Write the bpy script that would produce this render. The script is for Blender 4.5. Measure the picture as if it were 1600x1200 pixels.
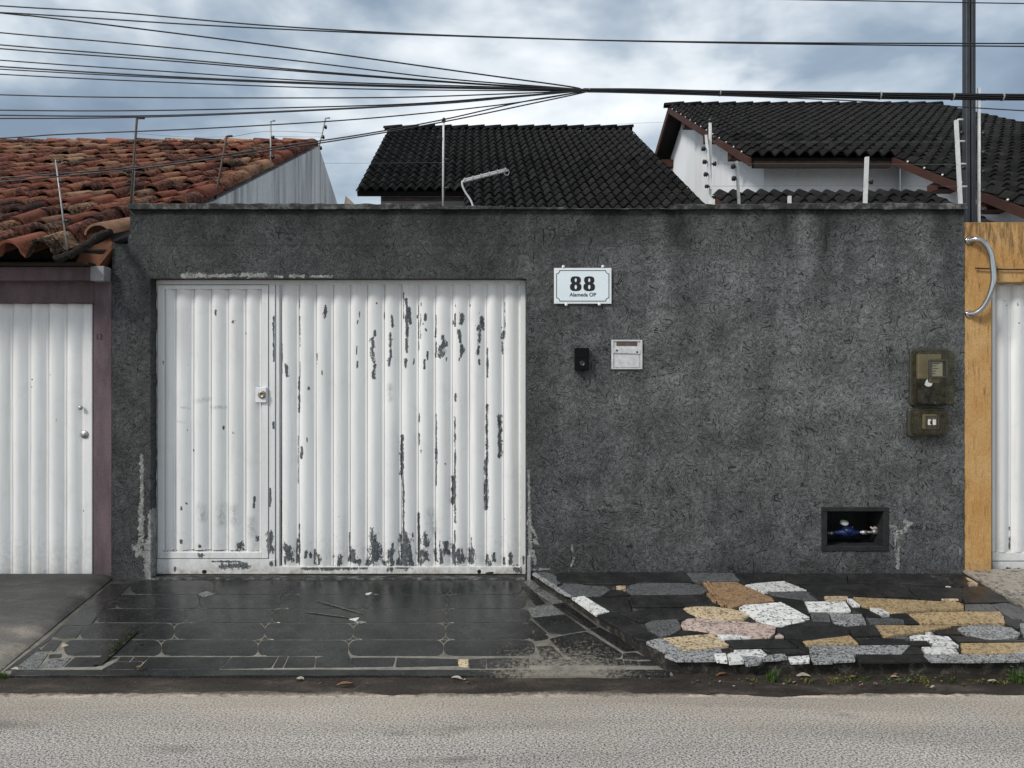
import bpy, math, random
import numpy as np
from mathutils import Vector, Matrix, noise as mnoise

for o in list(bpy.data.objects):
    bpy.data.objects.remove(o)
scene = bpy.context.scene
R = math.radians
random.seed(7)

# ------------------------------------------------------------------ camera
F = 1200.0; CX = 800.0; HY = 590.0          # focal length and horizon of a 1600x1200 frame
CAM = Vector((0.0, -5.5, 1.65))
cd = bpy.data.cameras.new('camera'); cam = bpy.data.objects.new('camera', cd)
scene.collection.objects.link(cam); scene.camera = cam
cam.location = CAM; cam.rotation_euler = (R(90), 0, 0)
cd.sensor_width = 36; cd.lens = 36*F/1600; cd.shift_y = -10/1600
cd.clip_start = 0.05; cd.clip_end = 3000

# ------------------------------------------------------------------ node helper
class NT:
    def __init__(s, tree):
        s.t = tree; s.t.nodes.clear()
    def n(s, typ, ins=None, **props):
        nd = s.t.nodes.new(typ)
        for k, v in props.items(): setattr(nd, k, v)
        for k, v in (ins or {}).items():
            sock = nd.inputs[k]
            if hasattr(v, 'is_output'): s.t.links.new(v, sock)
            elif v is not None: sock.default_value = v
        return nd
    def math(s, op, a, b=0.0, c=0.0, clamp=False):
        nd = s.n('ShaderNodeMath', {0: a, 1: b, 2: c}, operation=op); nd.use_clamp = clamp
        return nd.outputs[0]
    def mix(s, fac, a, b, blend='MIX'):
        nd = s.n('ShaderNodeMix', data_type='RGBA', blend_type=blend)
        for idx, v in ((0, fac), (6, a), (7, b)):
            if hasattr(v, 'is_output'): s.t.links.new(v, nd.inputs[idx])
            else: nd.inputs[idx].default_value = (tuple(v)+(1,))[:4] if idx else v
        return nd.outputs[2]
    def noise(s, vec, scale, detail=4.0, rough=0.55, dist=0.0, col=False):
        nd = s.n('ShaderNodeTexNoise', {'Vector': vec, 'Scale': scale, 'Detail': detail, 'Roughness': rough, 'Distortion': dist})
        return nd.outputs['Color' if col else 'Fac']
    def voro(s, vec, scale, feature='F1', rnd=1.0):
        return s.n('ShaderNodeTexVoronoi', {'Vector': vec, 'Scale': scale, 'Randomness': rnd}, feature=feature)
    def ramp(s, fac, stops, interp='LINEAR'):
        nd = s.n('ShaderNodeValToRGB', {0: fac}); r = nd.color_ramp; r.interpolation = interp
        while len(r.elements) < len(stops): r.elements.new(0.5)
        for e, (p, c) in zip(r.elements, stops):
            e.position = p
            e.color = (c, c, c, 1) if not hasattr(c, '__len__') else (tuple(c)+(1,))[:4]
        return nd.outputs[0]
    def step(s, v, lo, hi, a=0.0, b=1.0):
        nd = s.n('ShaderNodeMapRange', {0: v, 1: lo, 2: hi, 3: a, 4: b}); nd.clamp = True
        return nd.outputs[0]
    def scale(s, vec, xyz):
        return s.n('ShaderNodeMapping', {'Vector': vec, 'Scale': xyz}).outputs[0]
    def attr(s, name):
        return s.n('ShaderNodeAttribute', attribute_name=name).outputs['Fac']
    def pos(s):
        return s.n('ShaderNodeNewGeometry').outputs['Position']
    def xyz(s, vec):
        return s.n('ShaderNodeSeparateXYZ', {0: vec}).outputs
    def bump(s, h, strength=0.5, dist=0.01, normal=None):
        return s.n('ShaderNodeBump', {'Height': h, 'Strength': strength, 'Distance': dist, 'Normal': normal}).outputs[0]
    def rnd(s):
        return s.n('ShaderNodeObjectInfo').outputs['Random']

# ------------------------------------------------------------------ world: overcast sky with broken cloud
SUN_DIR = Vector((-0.66, -0.56, 0.72)).normalized()     # towards the sun
elev = math.asin(SUN_DIR.z); azim = math.atan2(SUN_DIR.x, SUN_DIR.y)
world = bpy.data.worlds.new('World'); scene.world = world; world.use_nodes = True
w = NT(world.node_tree)
sky = w.n('ShaderNodeTexSky', sky_type='NISHITA'); sky.sun_disc = False
sky.sun_elevation = elev; sky.sun_rotation = azim
dirv = w.n('ShaderNodeTexCoord').outputs['Generated']
dv = w.scale(dirv, (1.0, 1.0, 2.1))
c1 = w.noise(dv, 2.5, 5.0, 0.50, 0.2)
c2 = w.noise(w.n('ShaderNodeMapping', {'Vector': dv, 'Location': (3.1, 1.7, 0.4)}).outputs[0], 8.0, 4.0, 0.55, 0.2)
cc = w.math('ADD', w.math('MULTIPLY', c1, 0.78), w.math('MULTIPLY', c2, 0.22))
cloud = w.ramp(cc, [(0.37, (1.35, 1.74, 2.25)), (0.445, (1.9, 2.4, 2.95)), (0.505, (3.0, 3.45, 3.9)), (0.56, (4.7, 5.05, 5.3)), (0.66, (6.6, 6.75, 6.8))])
skyc = w.mix(0.90, sky.outputs[0], cloud)
bg = w.n('ShaderNodeBackground', {'Color': skyc, 'Strength': 0.10})
out = w.n('ShaderNodeOutputWorld', {'Surface': bg.outputs[0]})

sl = bpy.data.lights.new('sun', 'SUN'); sl.energy = 1.5; sl.angle = R(12); sl.color = (1.0, 0.965, 0.915)
so = bpy.data.objects.new('sun', sl); scene.collection.objects.link(so)
so.rotation_euler = SUN_DIR.to_track_quat('Z', 'Y').to_euler(); so.location = (-4, -6, 9)

vs = scene.view_settings
vs.view_transform = 'Standard'; vs.look = 'None'; vs.exposure = 0.80; vs.gamma = 1.0; vs.use_curve_mapping = False
scene.render.engine = 'CYCLES'
scene.cycles.max_bounces = 5; scene.cycles.diffuse_bounces = 2; scene.cycles.glossy_bounces = 2; scene.cycles.transparent_max_bounces = 6
scene.render.resolution_x = 1024; scene.render.resolution_y = 768

# ------------------------------------------------------------------ mapping of the photograph's pixels to the place
def P(px, py, Y=0.0):
    D = 5.5+Y
    return Vector(((px-CX)*D/F, Y, 1.65-(py-HY)*D/F))
YF = -1.33                                          # front edge of the pavement
def plane(px, py, zb, zf):
    k = (zb-zf)/(-YF)
    u = (px-CX)/F; v = (py-HY)/F
    t = (1.65-zb+k*5.5)/(v+k)
    return Vector((u*t, -5.5+t, 1.65-v*t))
DRV = (0.206, 0.034); WLK = (0.261, 0.112)
def drv(px, py): return plane(px, py, *DRV)
def wlk(px, py): return plane(px, py, *WLK)
def zplane(Y, pl): return pl[0]+(pl[0]-pl[1])/(-YF)*Y

# ------------------------------------------------------------------ objects
COL = scene.collection
WPOS = {}
def tag(o, label=None, cat=None, group=None, kind=None):
    if label: o['label'] = label
    if cat: o['category'] = cat
    if group: o['group'] = group
    if kind: o['kind'] = kind
    return o
def thing(name, loc, label, cat, group=None):
    o = bpy.data.objects.new(name, None); COL.objects.link(o)
    o.empty_display_size = 0.1
    o.location = loc; WPOS[o.name] = Vector(loc)
    return tag(o, label, cat, group)
def link(name, me, parent=None, wpos=(0, 0, 0)):
    o = bpy.data.objects.new(name, me); COL.objects.link(o)
    wp = Vector(wpos); WPOS[o.name] = wp
    if parent is not None:
        o.parent = parent; o.location = wp-WPOS[parent.name]
    else: o.location = wp
    return o
class MB:
    """collects shapes in world coordinates, then becomes ONE mesh object"""
    def __init__(s): s.v = []; s.f = []; s.sm = []
    def add(s, vs, fs, smooth=False):
        b = len(s.v); s.v += [tuple(v) for v in vs]
        s.f += [tuple(i+b for i in f) for f in fs]; s.sm += [smooth]*len(fs)
        return s
    def box(s, a, b, rot=None):
        x0, x1 = sorted((a[0], b[0])); y0, y1 = sorted((a[1], b[1])); z0, z1 = sorted((a[2], b[2]))
        e = min(0.004, 0.18*min(x1-x0, y1-y0, z1-z0))
        # chamfered box
        vs = []
        for (X, sx) in ((x0, 1), (x1, -1)):
            for (Y, sy) in ((y0, 1), (y1, -1)):
                for (Z, sz) in ((z0, 1), (z1, -1)):
                    vs += [(X+sx*e, Y+sy*e, Z), (X+sx*e, Y, Z+sz*e), (X, Y+sy*e, Z+sz*e)]
        def i(a, b, c, k): return (a*4+b*2+c)*3+k
        fs = [[i(0,0,0,0), i(0,1,0,0), i(1,1,0,0), i(1,0,0,0)], [i(0,0,1,0), i(1,0,1,0), i(1,1,1,0), i(0,1,1,0)],
              [i(0,0,0,1), i(1,0,0,1), i(1,0,1,1), i(0,0,1,1)], [i(0,1,0,1), i(0,1,1,1), i(1,1,1,1), i(1,1,0,1)],
              [i(0,0,0,2), i(0,0,1,2), i(0,1,1,2), i(0,1,0,2)], [i(1,0,0,2), i(1,1,0,2), i(1,1,1,2), i(1,0,1,2)]]
        for a_ in (0, 1):
            for b_ in (0, 1):
                fs.append([i(0,a_,b_,0), i(1,a_,b_,0), i(1,a_,b_,1), i(0,a_,b_,1)])
                fs.append([i(a_,0,b_,0), i(a_,1,b_,0), i(a_,1,b_,2), i(a_,0,b_,2)])
                fs.append([i(a_,b_,0,1), i(a_,b_,1,1), i(a_,b_,1,2), i(a_,b_,0,2)])
                for c_ in (0, 1): fs.append([i(a_,b_,c_,0), i(a_,b_,c_,1), i(a_,b_,c_,2)])
        if rot is not None:
            c = Vector(((x0+x1)/2, (y0+y1)/2, (z0+z1)/2))
            vs = [c+rot@(Vector(v)-c) for v in vs]
        return s.add(vs, fs)
    def tube(s, pts, r, sides=8, cap=True):
        pts = [Vector(p) for p in pts]; n = len(pts)
        rs = r if hasattr(r, '__len__') else [r]*n
        vs = []; up = Vector((0.12, 0.31, 0.94)).normalized()
        for i, p in enumerate(pts):
            t = (pts[min(i+1, n-1)]-pts[max(i-1, 0)]).normalized()
            a = t.cross(up)
            if a.length < 0.05: a = t.cross(Vector((1, 0, 0)))
            a.normalize(); b = t.cross(a)
            for k in range(sides):
                q = 2*math.pi*k/sides
                vs.append(p+rs[i]*(math.cos(q)*a+math.sin(q)*b))
        fs = []
        for i in range(n-1):
            for k in range(sides):
                k2 = (k+1) % sides
                fs.append((i*sides+k, i*sides+k2, (i+1)*sides+k2, (i+1)*sides+k))
        if cap: fs += [tuple(range(sides))[::-1], tuple((n-1)*sides+k for k in range(sides))]
        return s.add(vs, fs, True)
    def lathe(s, c, axis, prof, sides=14):
        """profile of (radius, along) round an axis through c"""
        ax = Vector(axis).normalized(); a = ax.orthogonal().normalized(); b = ax.cross(a)
        vs = []; fs = []; n = len(prof)
        for (r, h) in prof:
            for k in range(sides):
                q = 2*math.pi*k/sides
                vs.append(Vector(c)+ax*h+r*(math.cos(q)*a+math.sin(q)*b))
        for i in range(n-1):
            for k in range(sides):
                k2 = (k+1) % sides
                fs.append((i*sides+k, i*sides+k2, (i+1)*sides+k2, (i+1)*sides+k))
        fs += [tuple(range(sides))[::-1], tuple((n-1)*sides+k for k in range(sides))]
        return s.add(vs, fs, True)
    def prism(s, pts, off):
        """polygon pts extruded by vector off"""
        pts = [Vector(p) for p in pts]; n = len(pts); off = Vector(off)
        fs = [tuple(range(n)), tuple(range(2*n-1, n-1, -1))]
        fs += [(i, i+n, (i+1) % n+n, (i+1) % n) for i in range(n)]
        return s.add(pts+[p+off for p in pts], fs)
    def mesh(s, name, origin, mat):
        me = bpy.data.meshes.new(name); o = Vector(origin)
        me.from_pydata([tuple(Vector(v)-o) for v in s.v], [], s.f)
        me.polygons.foreach_set('use_smooth', s.sm)
        if mat: me.materials.append(mat)
        me.update(); return me
    def build(s, name, mat, parent=None, fixn=True):
        a = np.array([tuple(v) for v in s.v]); c = (a.min(0)+a.max(0))/2; c[2] = a[:, 2].min()
        me = s.mesh(name, c, mat)
        if fixn:
            import bmesh
            bm = bmesh.new(); bm.from_mesh(me); bmesh.ops.recalc_face_normals(bm, faces=bm.faces[:]); bm.to_mesh(me); bm.free()
        return link(name, me, parent, c)

def setattr_float(me, name, arr):
    at = me.attributes.new(name, 'FLOAT', 'POINT'); at.data.foreach_set('value', np.asarray(arr, dtype=np.float32))

# ------------------------------------------------------------------ materials
def newmat(name):
    m = bpy.data.materials.new(name); m.use_nodes = True
    return m, NT(m.node_tree)
def finish(t, col, rough=0.6, normal=None, metal=0.0, spec=0.5, extra=None):
    ins = {'Base Color': (tuple(col)+(1,))[:4] if not hasattr(col, 'is_output') else col, 'Roughness': rough, 'Metallic': metal, 'Specular IOR Level': spec}
    if normal is not None: ins['Normal'] = normal
    if extra: ins.update(extra)
    b = t.n('ShaderNodeBsdfPrincipled', ins)
    t.n('ShaderNodeOutputMaterial', {'Surface': b.outputs[0]})
    return b
def simple(name, col, rough=0.5, metal=0.0, var=0.25, scale=30, spec=0.5, bump=0.15):
    m, t = newmat(name); p = t.pos()
    n = t.noise(p, scale, 5, 0.6)
    c = t.mix(1.0, col, t.step(n, 0.25, 0.75, 1-var, 1+var*0.6), 'MULTIPLY')
    r = t.step(n, 0.3, 0.7, max(0.03, rough-0.1), min(1, rough+0.1))
    finish(t, c, r, t.bump(t.noise(p, scale*4, 3), bump, 0.003), metal, spec)
    return m
MAT = {}
def m_wall():
    m, t = newmat('dark_grey_stucco'); p = t.pos()
    fl = t.scale(p, (1, 0.35, 1))
    n1 = t.noise(fl, 8.0, 2.0, 0.5, 1.3)
    n2 = t.noise(fl, 21.0, 1.0, 0.5, 1.4)
    def contour(n, k, wd):
        f = t.math('PINGPONG', t.math('MULTIPLY', n, k), 0.5)
        return t.step(f, wd*0.25, wd, 1.0, 0.0)
    brk = t.step(t.noise(fl, 8, 3), 0.38, 0.58)
    g1 = t.math('MULTIPLY', contour(n1, 7.5, 0.10), brk)
    g2 = t.math('MULTIPLY', contour(n2, 5.0, 0.10), t.math('SUBTRACT', 1.0, t.math('MULTIPLY', brk, 0.6)))
    gro = t.math('MAXIMUM', g1, t.math('MULTIPLY', g2, 0.75))
    fine = t.noise(p, 95, 3, 0.7); mid = t.noise(p, 30, 3, 0.6)
    big = t.noise(p, 1.1, 3, 0.6); streak = t.noise(t.scale(p, (4.2, 1, 0.45)), 1.0, 4, 0.6)
    tone = t.attr('tone')
    base = t.mix(tone, (0.024, 0.025, 0.025), (0.185, 0.187, 0.184))
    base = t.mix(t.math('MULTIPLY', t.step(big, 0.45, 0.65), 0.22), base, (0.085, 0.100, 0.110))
    base = t.mix(1.0, base, t.step(streak, 0.3, 0.7, 0.84, 1.16), 'MULTIPLY')
    base = t.mix(1.0, base, t.step(t.noise(p, 3.6, 4, 0.65, 0.6), 0.3, 0.7, 0.62, 1.42), 'MULTIPLY')
    base = t.mix(1.0, base, t.step(mid, 0.3, 0.7, 0.68, 1.38), 'MULTIPLY')
    base = t.mix(1.0, base, t.step(fine, 0.3, 0.7, 0.76, 1.28), 'MULTIPLY')
    base = t.mix(t.math('MULTIPLY', gro, t.step(tone, 0.1, 0.5, 0.66, 0.88)), base, (0.010, 0.0105, 0.0105))
    dirt = t.math('MULTIPLY', t.attr('dirt'), t.step(t.noise(t.scale(p, (9, 9, 3)), 1.0, 5, 0.65), 0.25, 0.7, 0.35, 1.3), clamp=True)
    base = t.mix(dirt, base, (0.012, 0.013, 0.012))
    bn = t.noise(p, 42, 5, 0.65)
    bare = t.step(t.math('ADD', t.attr('bare'), t.math('MULTIPLY', t.math('SUBTRACT', bn, 0.5), 2.4)), 0.44, 0.54)
    plaster = t.mix(t.step(t.noise(p, 18, 4, 0.6), 0.3, 0.7), (0.15, 0.15, 0.14), (0.40, 0.40, 0.385))
    col = t.mix(bare, base, plaster)
    crack = t.step(t.math('ADD', t.attr('crack'), t.math('MULTIPLY', t.math('SUBTRACT', bn, 0.5), 0.4)), 0.45, 0.62)
    col = t.mix(crack, col, (0.008, 0.008, 0.008))
    h = t.math('ADD', t.math('MULTIPLY', gro, -1.0), t.math('ADD', t.math('MULTIPLY', mid, 0.9), t.math('MULTIPLY', fine, 0.35)))
    h = t.math('SUBTRACT', h, t.math('ADD', t.math('MULTIPLY', bare, 0.9), t.math('MULTIPLY', crack, 1.5)))
    finish(t, col, t.step(mid, 0.3, 0.7, 0.55, 0.85), t.bump(h, 0.9, 0.010), 0, 0.25)
    return m
MAT['wall'] = m_wall()
def m_gate(name='chipped_white_gate_paint', white=(0.80, 0.80, 0.785)):
    m, t = newmat(name); p = t.pos()
    n = t.math('ADD', t.math('MULTIPLY', t.noise(t.scale(p, (1, 1, 0.4)), 42, 3, 0.6), 0.55), t.math('MULTIPLY', t.noise(t.scale(p, (1, 1, 0.6)), 130, 3, 0.65), 0.45))
    pe = t.math('ADD', t.attr('peel'), t.math('MULTIPLY', t.math('SUBTRACT', n, 0.5), 3.4))
    peel = t.step(pe, 0.47, 0.56)
    spot = t.step(t.math('ADD', t.noise(p, 34, 2), t.math('MULTIPLY', t.attr('low'), 0.05)), 0.785, 0.80)
    peel = t.math('MAXIMUM', peel, spot)
    big = t.noise(t.scale(p, (3, 3, 0.8)), 1.4, 5, 0.6)
    c = t.mix(t.step(big, 0.35, 0.7), white, tuple(v*0.88 for v in white))
    grime = t.step(t.noise(t.scale(p, (30, 30, 1.2)), 1.0, 4, 0.6), 0.5, 0.78)
    c = t.mix(t.math('MULTIPLY', grime, 0.30), c, (0.42, 0.41, 0.385))
    sc = t.math('MULTIPLY', t.attr('scuff'), t.step(t.noise(t.scale(p, (1, 1, 0.5)), 45, 4, 0.7), 0.35, 0.65), clamp=True)
    c = t.mix(sc, c, (0.16, 0.16, 0.155))
    rust = t.math('MULTIPLY', t.attr('low'), t.step(t.noise(p, 20, 5, 0.65), 0.40, 0.72), clamp=True)
    c = t.mix(t.math('MULTIPLY', rust, 0.9), c, (0.26, 0.20, 0.13))
    X, Y, Z = t.xyz(p)
    spl = t.step(t.math('ADD', t.step(Z, 0.2, 0.75, 0.42, 0.0), t.math('MULTIPLY', t.math('SUBTRACT', t.noise(p, 28, 6, 0.75), 0.5), 1.0)), 0.20, 0.55, 0.0, 0.45)
    c = t.mix(spl, c, (0.36, 0.335, 0.29))
    c = t.mix(t.step(t.noise(p, 6, 6, 0.7, 0.5), 0.55, 0.75, 0.0, 0.22), c, (0.45, 0.44, 0.42))
    under = t.mix(t.step(t.noise(p, 40, 4), 0.35, 0.7), (0.045, 0.051, 0.056), (0.13, 0.143, 0.152))
    c = t.mix(t.math('MULTIPLY', t.step(pe, 0.36, 0.46), 0.30), c, (0.33, 0.27, 0.20))
    c = t.mix(peel, c, under)
    hole = t.step(t.math('ADD', t.attr('hole'), t.math('MULTIPLY', t.math('SUBTRACT', n, 0.5), 0.5)), 0.48, 0.55)
    c = t.mix(hole, c, (0.006, 0.005, 0.005))
    h = t.math('SUBTRACT', t.math('MULTIPLY', t.noise(p, 60, 3), 0.12), t.math('MULTIPLY', peel, 0.5))
    finish(t, c, t.mix(peel, (0.42,)*3, (0.75,)*3), t.bump(h, 0.5, 0.003), 0, 0.45)
    return m
MAT['gate'] = m_gate()
def m_stone(name, base, dark, light, spots=0.5, sc=95, rough=0.5, wet=0.0):
    m, t = newmat(name); p = t.pos(); rn = t.rnd()
    pj = t.n('ShaderNodeVectorMath', {0: p, 1: t.n('ShaderNodeCombineXYZ', {0: t.math('MULTIPLY', rn, 7.0)}).outputs[0]}, operation='ADD').outputs[0]
    n = t.noise(pj, sc, 3, 0.7); n2 = t.noise(pj, sc*0.45, 3, 0.65)
    c = t.mix(1.0, base, t.step(rn, 0, 1, 0.78, 1.22), 'MULTIPLY')
    c = t.mix(t.step(n, 0.60-0.12*spots, 0.66-0.06*spots, 0, 1), c, light)
    c = t.mix(t.step(n2, 0.42+0.06*spots, 0.36+0.06*spots, 0, 1), c, dark)
    # dried mud and dust: more towards the street, with ragged patches
    X, Y, Z = t.xyz(p)
    dn = t.noise(p, 7.0, 6, 0.68)
    front = t.step(Y, -0.55, -1.33, 0.0, 1.0)
    if wet > 0:
        dx = t.math('ABSOLUTE', t.math('SUBTRACT', X, 0.28))
        patch = t.step(dx, 0.15, 0.62, 0.33, 0.0)
        dus = t.step(t.math('ADD', t.math('MULTIPLY', front, t.math('ADD', patch, 0.13)), t.math('MULTIPLY', t.math('SUBTRACT', t.noise(p, 45, 6, 0.8), 0.5), 1.1)), 0.26, 0.44)
        c = t.mix(t.math('MULTIPLY', dus, 0.75), c, (0.30, 0.265, 0.215))
    c = t.mix(t.step(t.noise(p, 16, 5, 0.7), 0.50, 0.74, 0.0, 0.65 if not wet else 0.2), c, (0.03, 0.027, 0.022))
    film = t.step(dn, 0.45, 0.75, 0.0, 0.16 if wet else 0.22)
    c = t.mix(film, c, (0.13, 0.125, 0.115))
    c = t.mix(t.math('MULTIPLY', t.step(t.noise(p, 150, 2), 0.70, 0.76), 0.5), c, (0.35, 0.34, 0.32))
    wn = t.noise(p, 3.2, 4, 0.6)
    r = t.step(wn, 0.35, 0.65, max(0.05, rough-0.16), rough+0.14)
    if wet > 0:
        r = t.math('ADD', r, t.math('MULTIPLY', front, 0.28))
        r = t.math('ADD', r, t.math('MULTIPLY', dus, 0.3), clamp=True)
    finish(t, c, r, t.bump(t.math('ADD', t.math('MULTIPLY', n, 0.5), t.noise(p, 30, 4)), 0.26 if wet else 0.35, 0.004), 0, 0.32 if wet else 0.4)
    return m
MAT['K'] = m_stone('black_stone', (0.012, 0.012, 0.012), (0.006, 0.006, 0.006), (0.045, 0.045, 0.044), 0.2, 120, 0.42)
MAT['Kw'] = m_stone('wet_black_slate', (0.012, 0.0125, 0.0125), (0.006, 0.006, 0.006), (0.062, 0.061, 0.058), 0.5, 150, 0.17, 1.0)
MAT['Gw'] = m_stone('wet_grey_granite', (0.13, 0.13, 0.125), (0.05, 0.05, 0.05), (0.30, 0.30, 0.29), 0.8, 130, 0.36, 1.0)
MAT['g'] = m_stone('dark_grey_granite', (0.085, 0.086, 0.088), (0.03, 0.03, 0.03), (0.17, 0.17, 0.17), 0.7, 150, 0.5)
MAT['G'] = m_stone('grey_granite', (0.22, 0.22, 0.22), (0.055, 0.055, 0.055), (0.50, 0.50, 0.49), 0.9, 140, 0.55)
MAT['W'] = m_stone('white_granite', (0.70, 0.69, 0.66), (0.16, 0.16, 0.155), (0.80, 0.79, 0.76), 0.6, 115, 0.55)
MAT['O'] = m_stone('ochre_granite', (0.38, 0.265, 0.13), (0.17, 0.105, 0.05), (0.54, 0.43, 0.27), 0.8, 125, 0.5)
MAT['C'] = m_stone('cream_granite', (0.52, 0.40, 0.24), (0.20, 0.13, 0.07), (0.68, 0.58, 0.42), 0.8, 125, 0.5)
MAT['Pk'] = m_stone('pink_granite', (0.44, 0.33, 0.28), (0.20, 0.14, 0.12), (0.66, 0.55, 0.49), 0.9, 125, 0.5)
MAT['B'] = m_stone('brown_granite', (0.29, 0.18, 0.095), (0.15, 0.085, 0.045), (0.45, 0.30, 0.17), 0.6, 120, 0.5)
def m_rough(name, stops, sc=8, rough=0.85, bump=0.5, speck=None, dist=0.01):
    m, t = newmat(name); p = t.pos()
    n = t.noise(p, sc, 8, 0.68, 0.3)
    c = t.ramp(n, stops)
    if speck: c = t.mix(t.step(t.noise(p, speck[0], 2), speck[1], speck[1]+0.05), c, speck[2])
    finish(t, c, rough, t.bump(t.noise(p, sc*6, 6, 0.7), bump, dist), 0, 0.3)
    return m
MAT['mortar'] = m_rough('dark_pavement_mortar', [(0.3, (0.012, 0.011, 0.010)), (0.52, (0.035, 0.032, 0.028)), (0.62, (0.10, 0.09, 0.075)), (0.74, (0.24, 0.22, 0.18))], 19, 0.85, 0.9, None, 0.02)
MAT['grout_dry'] = m_rough('pale_joint_mortar', [(0.3, (0.07, 0.066, 0.056)), (0.5, (0.20, 0.185, 0.155)), (0.7, (0.36, 0.33, 0.28))], 16, 0.7)
def m_grout():
    m, t = newmat('joint_mortar'); p = t.pos(); X, Y, Z = t.xyz(p)
    n = t.noise(p, 11, 6, 0.68)
    f = t.math('ADD', t.step(Y, -0.15, -1.25, 0.0, 0.42), t.math('MULTIPLY', n, 0.75))
    c = t.ramp(f, [(0.26, (0.015, 0.015, 0.014)), (0.40, (0.045, 0.043, 0.037)), (0.62, (0.115, 0.108, 0.09)), (0.88, (0.27, 0.25, 0.21))])
    finish(t, c, 0.6, t.bump(t.noise(p, 90, 4), 0.5, 0.005), 0, 0.35)
    return m
MAT['grout'] = m_grout()
MAT['scrape'] = m_rough('chalky_scrape', [(0.35, (0.05, 0.048, 0.043)), (0.5, (0.13, 0.125, 0.11)), (0.7, (0.24, 0.23, 0.20))], 60, 0.85)
MAT['soil'] = m_rough('dark_wet_soil', [(0.3, (0.008, 0.006, 0.005)), (0.55, (0.022, 0.016, 0.012)), (0.75, (0.055, 0.042, 0.032))], 12, 0.9, 0.9, (160, 0.66, (0.16, 0.14, 0.12)), 0.02)
MAT['coping'] = m_rough('mossy_concrete_coping', [(0.3, (0.012, 0.012, 0.011)), (0.5, (0.05, 0.05, 0.047)), (0.66, (0.19, 0.19, 0.18))], 13, 0.9, 0.9)
def m_concrete():
    m, t = newmat('stained_driveway_concrete'); p = t.pos(); X, Y, Z = t.xyz(p)
    n = t.noise(t.scale(p, (1, 2.2, 1)), 3.0, 8, 0.66, 0.5); f = t.noise(p, 90, 4, 0.7)
    damp = t.math('ADD', t.math('MULTIPLY', t.step(Y, -0.1, -1.25), 0.42), t.math('MULTIPLY', n, 0.75))
    c = t.ramp(damp, [(0.28, (0.020, 0.020, 0.019)), (0.48, (0.060, 0.058, 0.054)), (0.66, (0.13, 0.122, 0.108)), (0.90, (0.30, 0.265, 0.215))])
    c = t.mix(1.0, c, t.step(f, 0.3, 0.7, 0.75, 1.3), 'MULTIPLY')
    finish(t, c, t.step(n, 0.3, 0.7, 0.45, 0.8), t.bump(t.noise(p, 50, 5), 0.4, 0.006), 0, 0.35)
    return m
MAT['concrete'] = m_concrete()
def m_road():
    m, t = newmat('worn_dusty_asphalt'); p = t.pos(); X, Y, Z = t.xyz(p)
    band = t.noise(t.scale(p, (0.35, 2.6, 1)), 1.3, 6, 0.62, 0.4)
    dus = t.noise(p, 2.1, 7, 0.7, 0.3)
    agg = t.noise(t.scale(p, (0.7, 1.0, 1.0)), 125, 3, 0.8); agg2 = t.voro(p, 170).outputs['Distance']
    asph = t.mix(t.step(agg, 0.43, 0.55), (0.075, 0.077, 0.072), (0.56, 0.51, 0.46))
    asph = t.mix(t.step(agg2, 0.24, 0.12), asph, (0.63, 0.575, 0.515))
    near = t.step(Y, -1.35, -2.05, 1.0, 0.0)
    dust = t.mix(t.step(agg, 0.3, 0.7), (0.30, 0.245, 0.185), (0.44, 0.37, 0.285))
    fac = t.math('ADD', t.math('MULTIPLY', near, 0.8), t.math('MULTIPLY', t.math('SUBTRACT', dus, 0.5), 1.1), clamp=True)
    c = t.mix(fac, asph, dust)
    c = t.mix(1.0, c, t.step(band, 0.3, 0.7, 0.82, 1.18), 'MULTIPLY')
    ln = t.math('ABSOLUTE', t.math('ADD', Y, t.math('ADD', 1.515, t.math('MULTIPLY', t.math('SUBTRACT', t.noise(p, 2.2, 3), 0.5), 0.06))))
    c = t.mix(t.math('MULTIPLY', t.step(ln, 0.028, 0.004), t.step(t.noise(p, 5, 4), 0.38, 0.6, 0.0, 0.95)), c, (0.66, 0.55, 0.45))
    sil = t.step(t.math('ADD', Y, t.math('MULTIPLY', t.math('SUBTRACT', t.noise(p, 26, 6, 0.75), 0.5), 0.22)), -1.535, -1.475)
    c = t.mix(t.math('MULTIPLY', sil, 0.85), c, (0.055, 0.044, 0.034))
    # a few damp, darker patches and oil marks
    c = t.mix(t.math('MULTIPLY', t.step(t.noise(t.scale(p, (0.7, 1.6, 1)), 1.9, 3), 0.62, 0.72), 0.5), c, (0.10, 0.088, 0.078))
    h = t.math('ADD', agg, t.math('MULTIPLY', agg2, -0.6))
    finish(t, c, 0.82, t.bump(h, 0.45, 0.004), 0, 0.3)
    return m
MAT['road'] = m_road()
def m_gutter():
    m, t = newmat('wet_gutter_silt'); p = t.pos()
    n = t.noise(t.scale(p, (0.6, 2, 1)), 5, 7, 0.66); f = t.noise(p, 80, 5, 0.7)
    c = t.ramp(n, [(0.3, (0.016, 0.012, 0.009)), (0.52, (0.036, 0.028, 0.022)), (0.7, (0.085, 0.068, 0.052))])
    c = t.mix(1.0, c, t.step(f, 0.3, 0.7, 0.6, 1.4), 'MULTIPLY')
    c = t.mix(t.step(t.noise(p, 170, 2), 0.72, 0.76), c, (0.25, 0.22, 0.18))
    finish(t, c, t.step(n, 0.3, 0.7, 0.5, 0.9), t.bump(t.noise(p, 35, 6, 0.7), 0.7, 0.012), 0, 0.35)
    return m
MAT['gutter'] = m_gutter()
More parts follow.
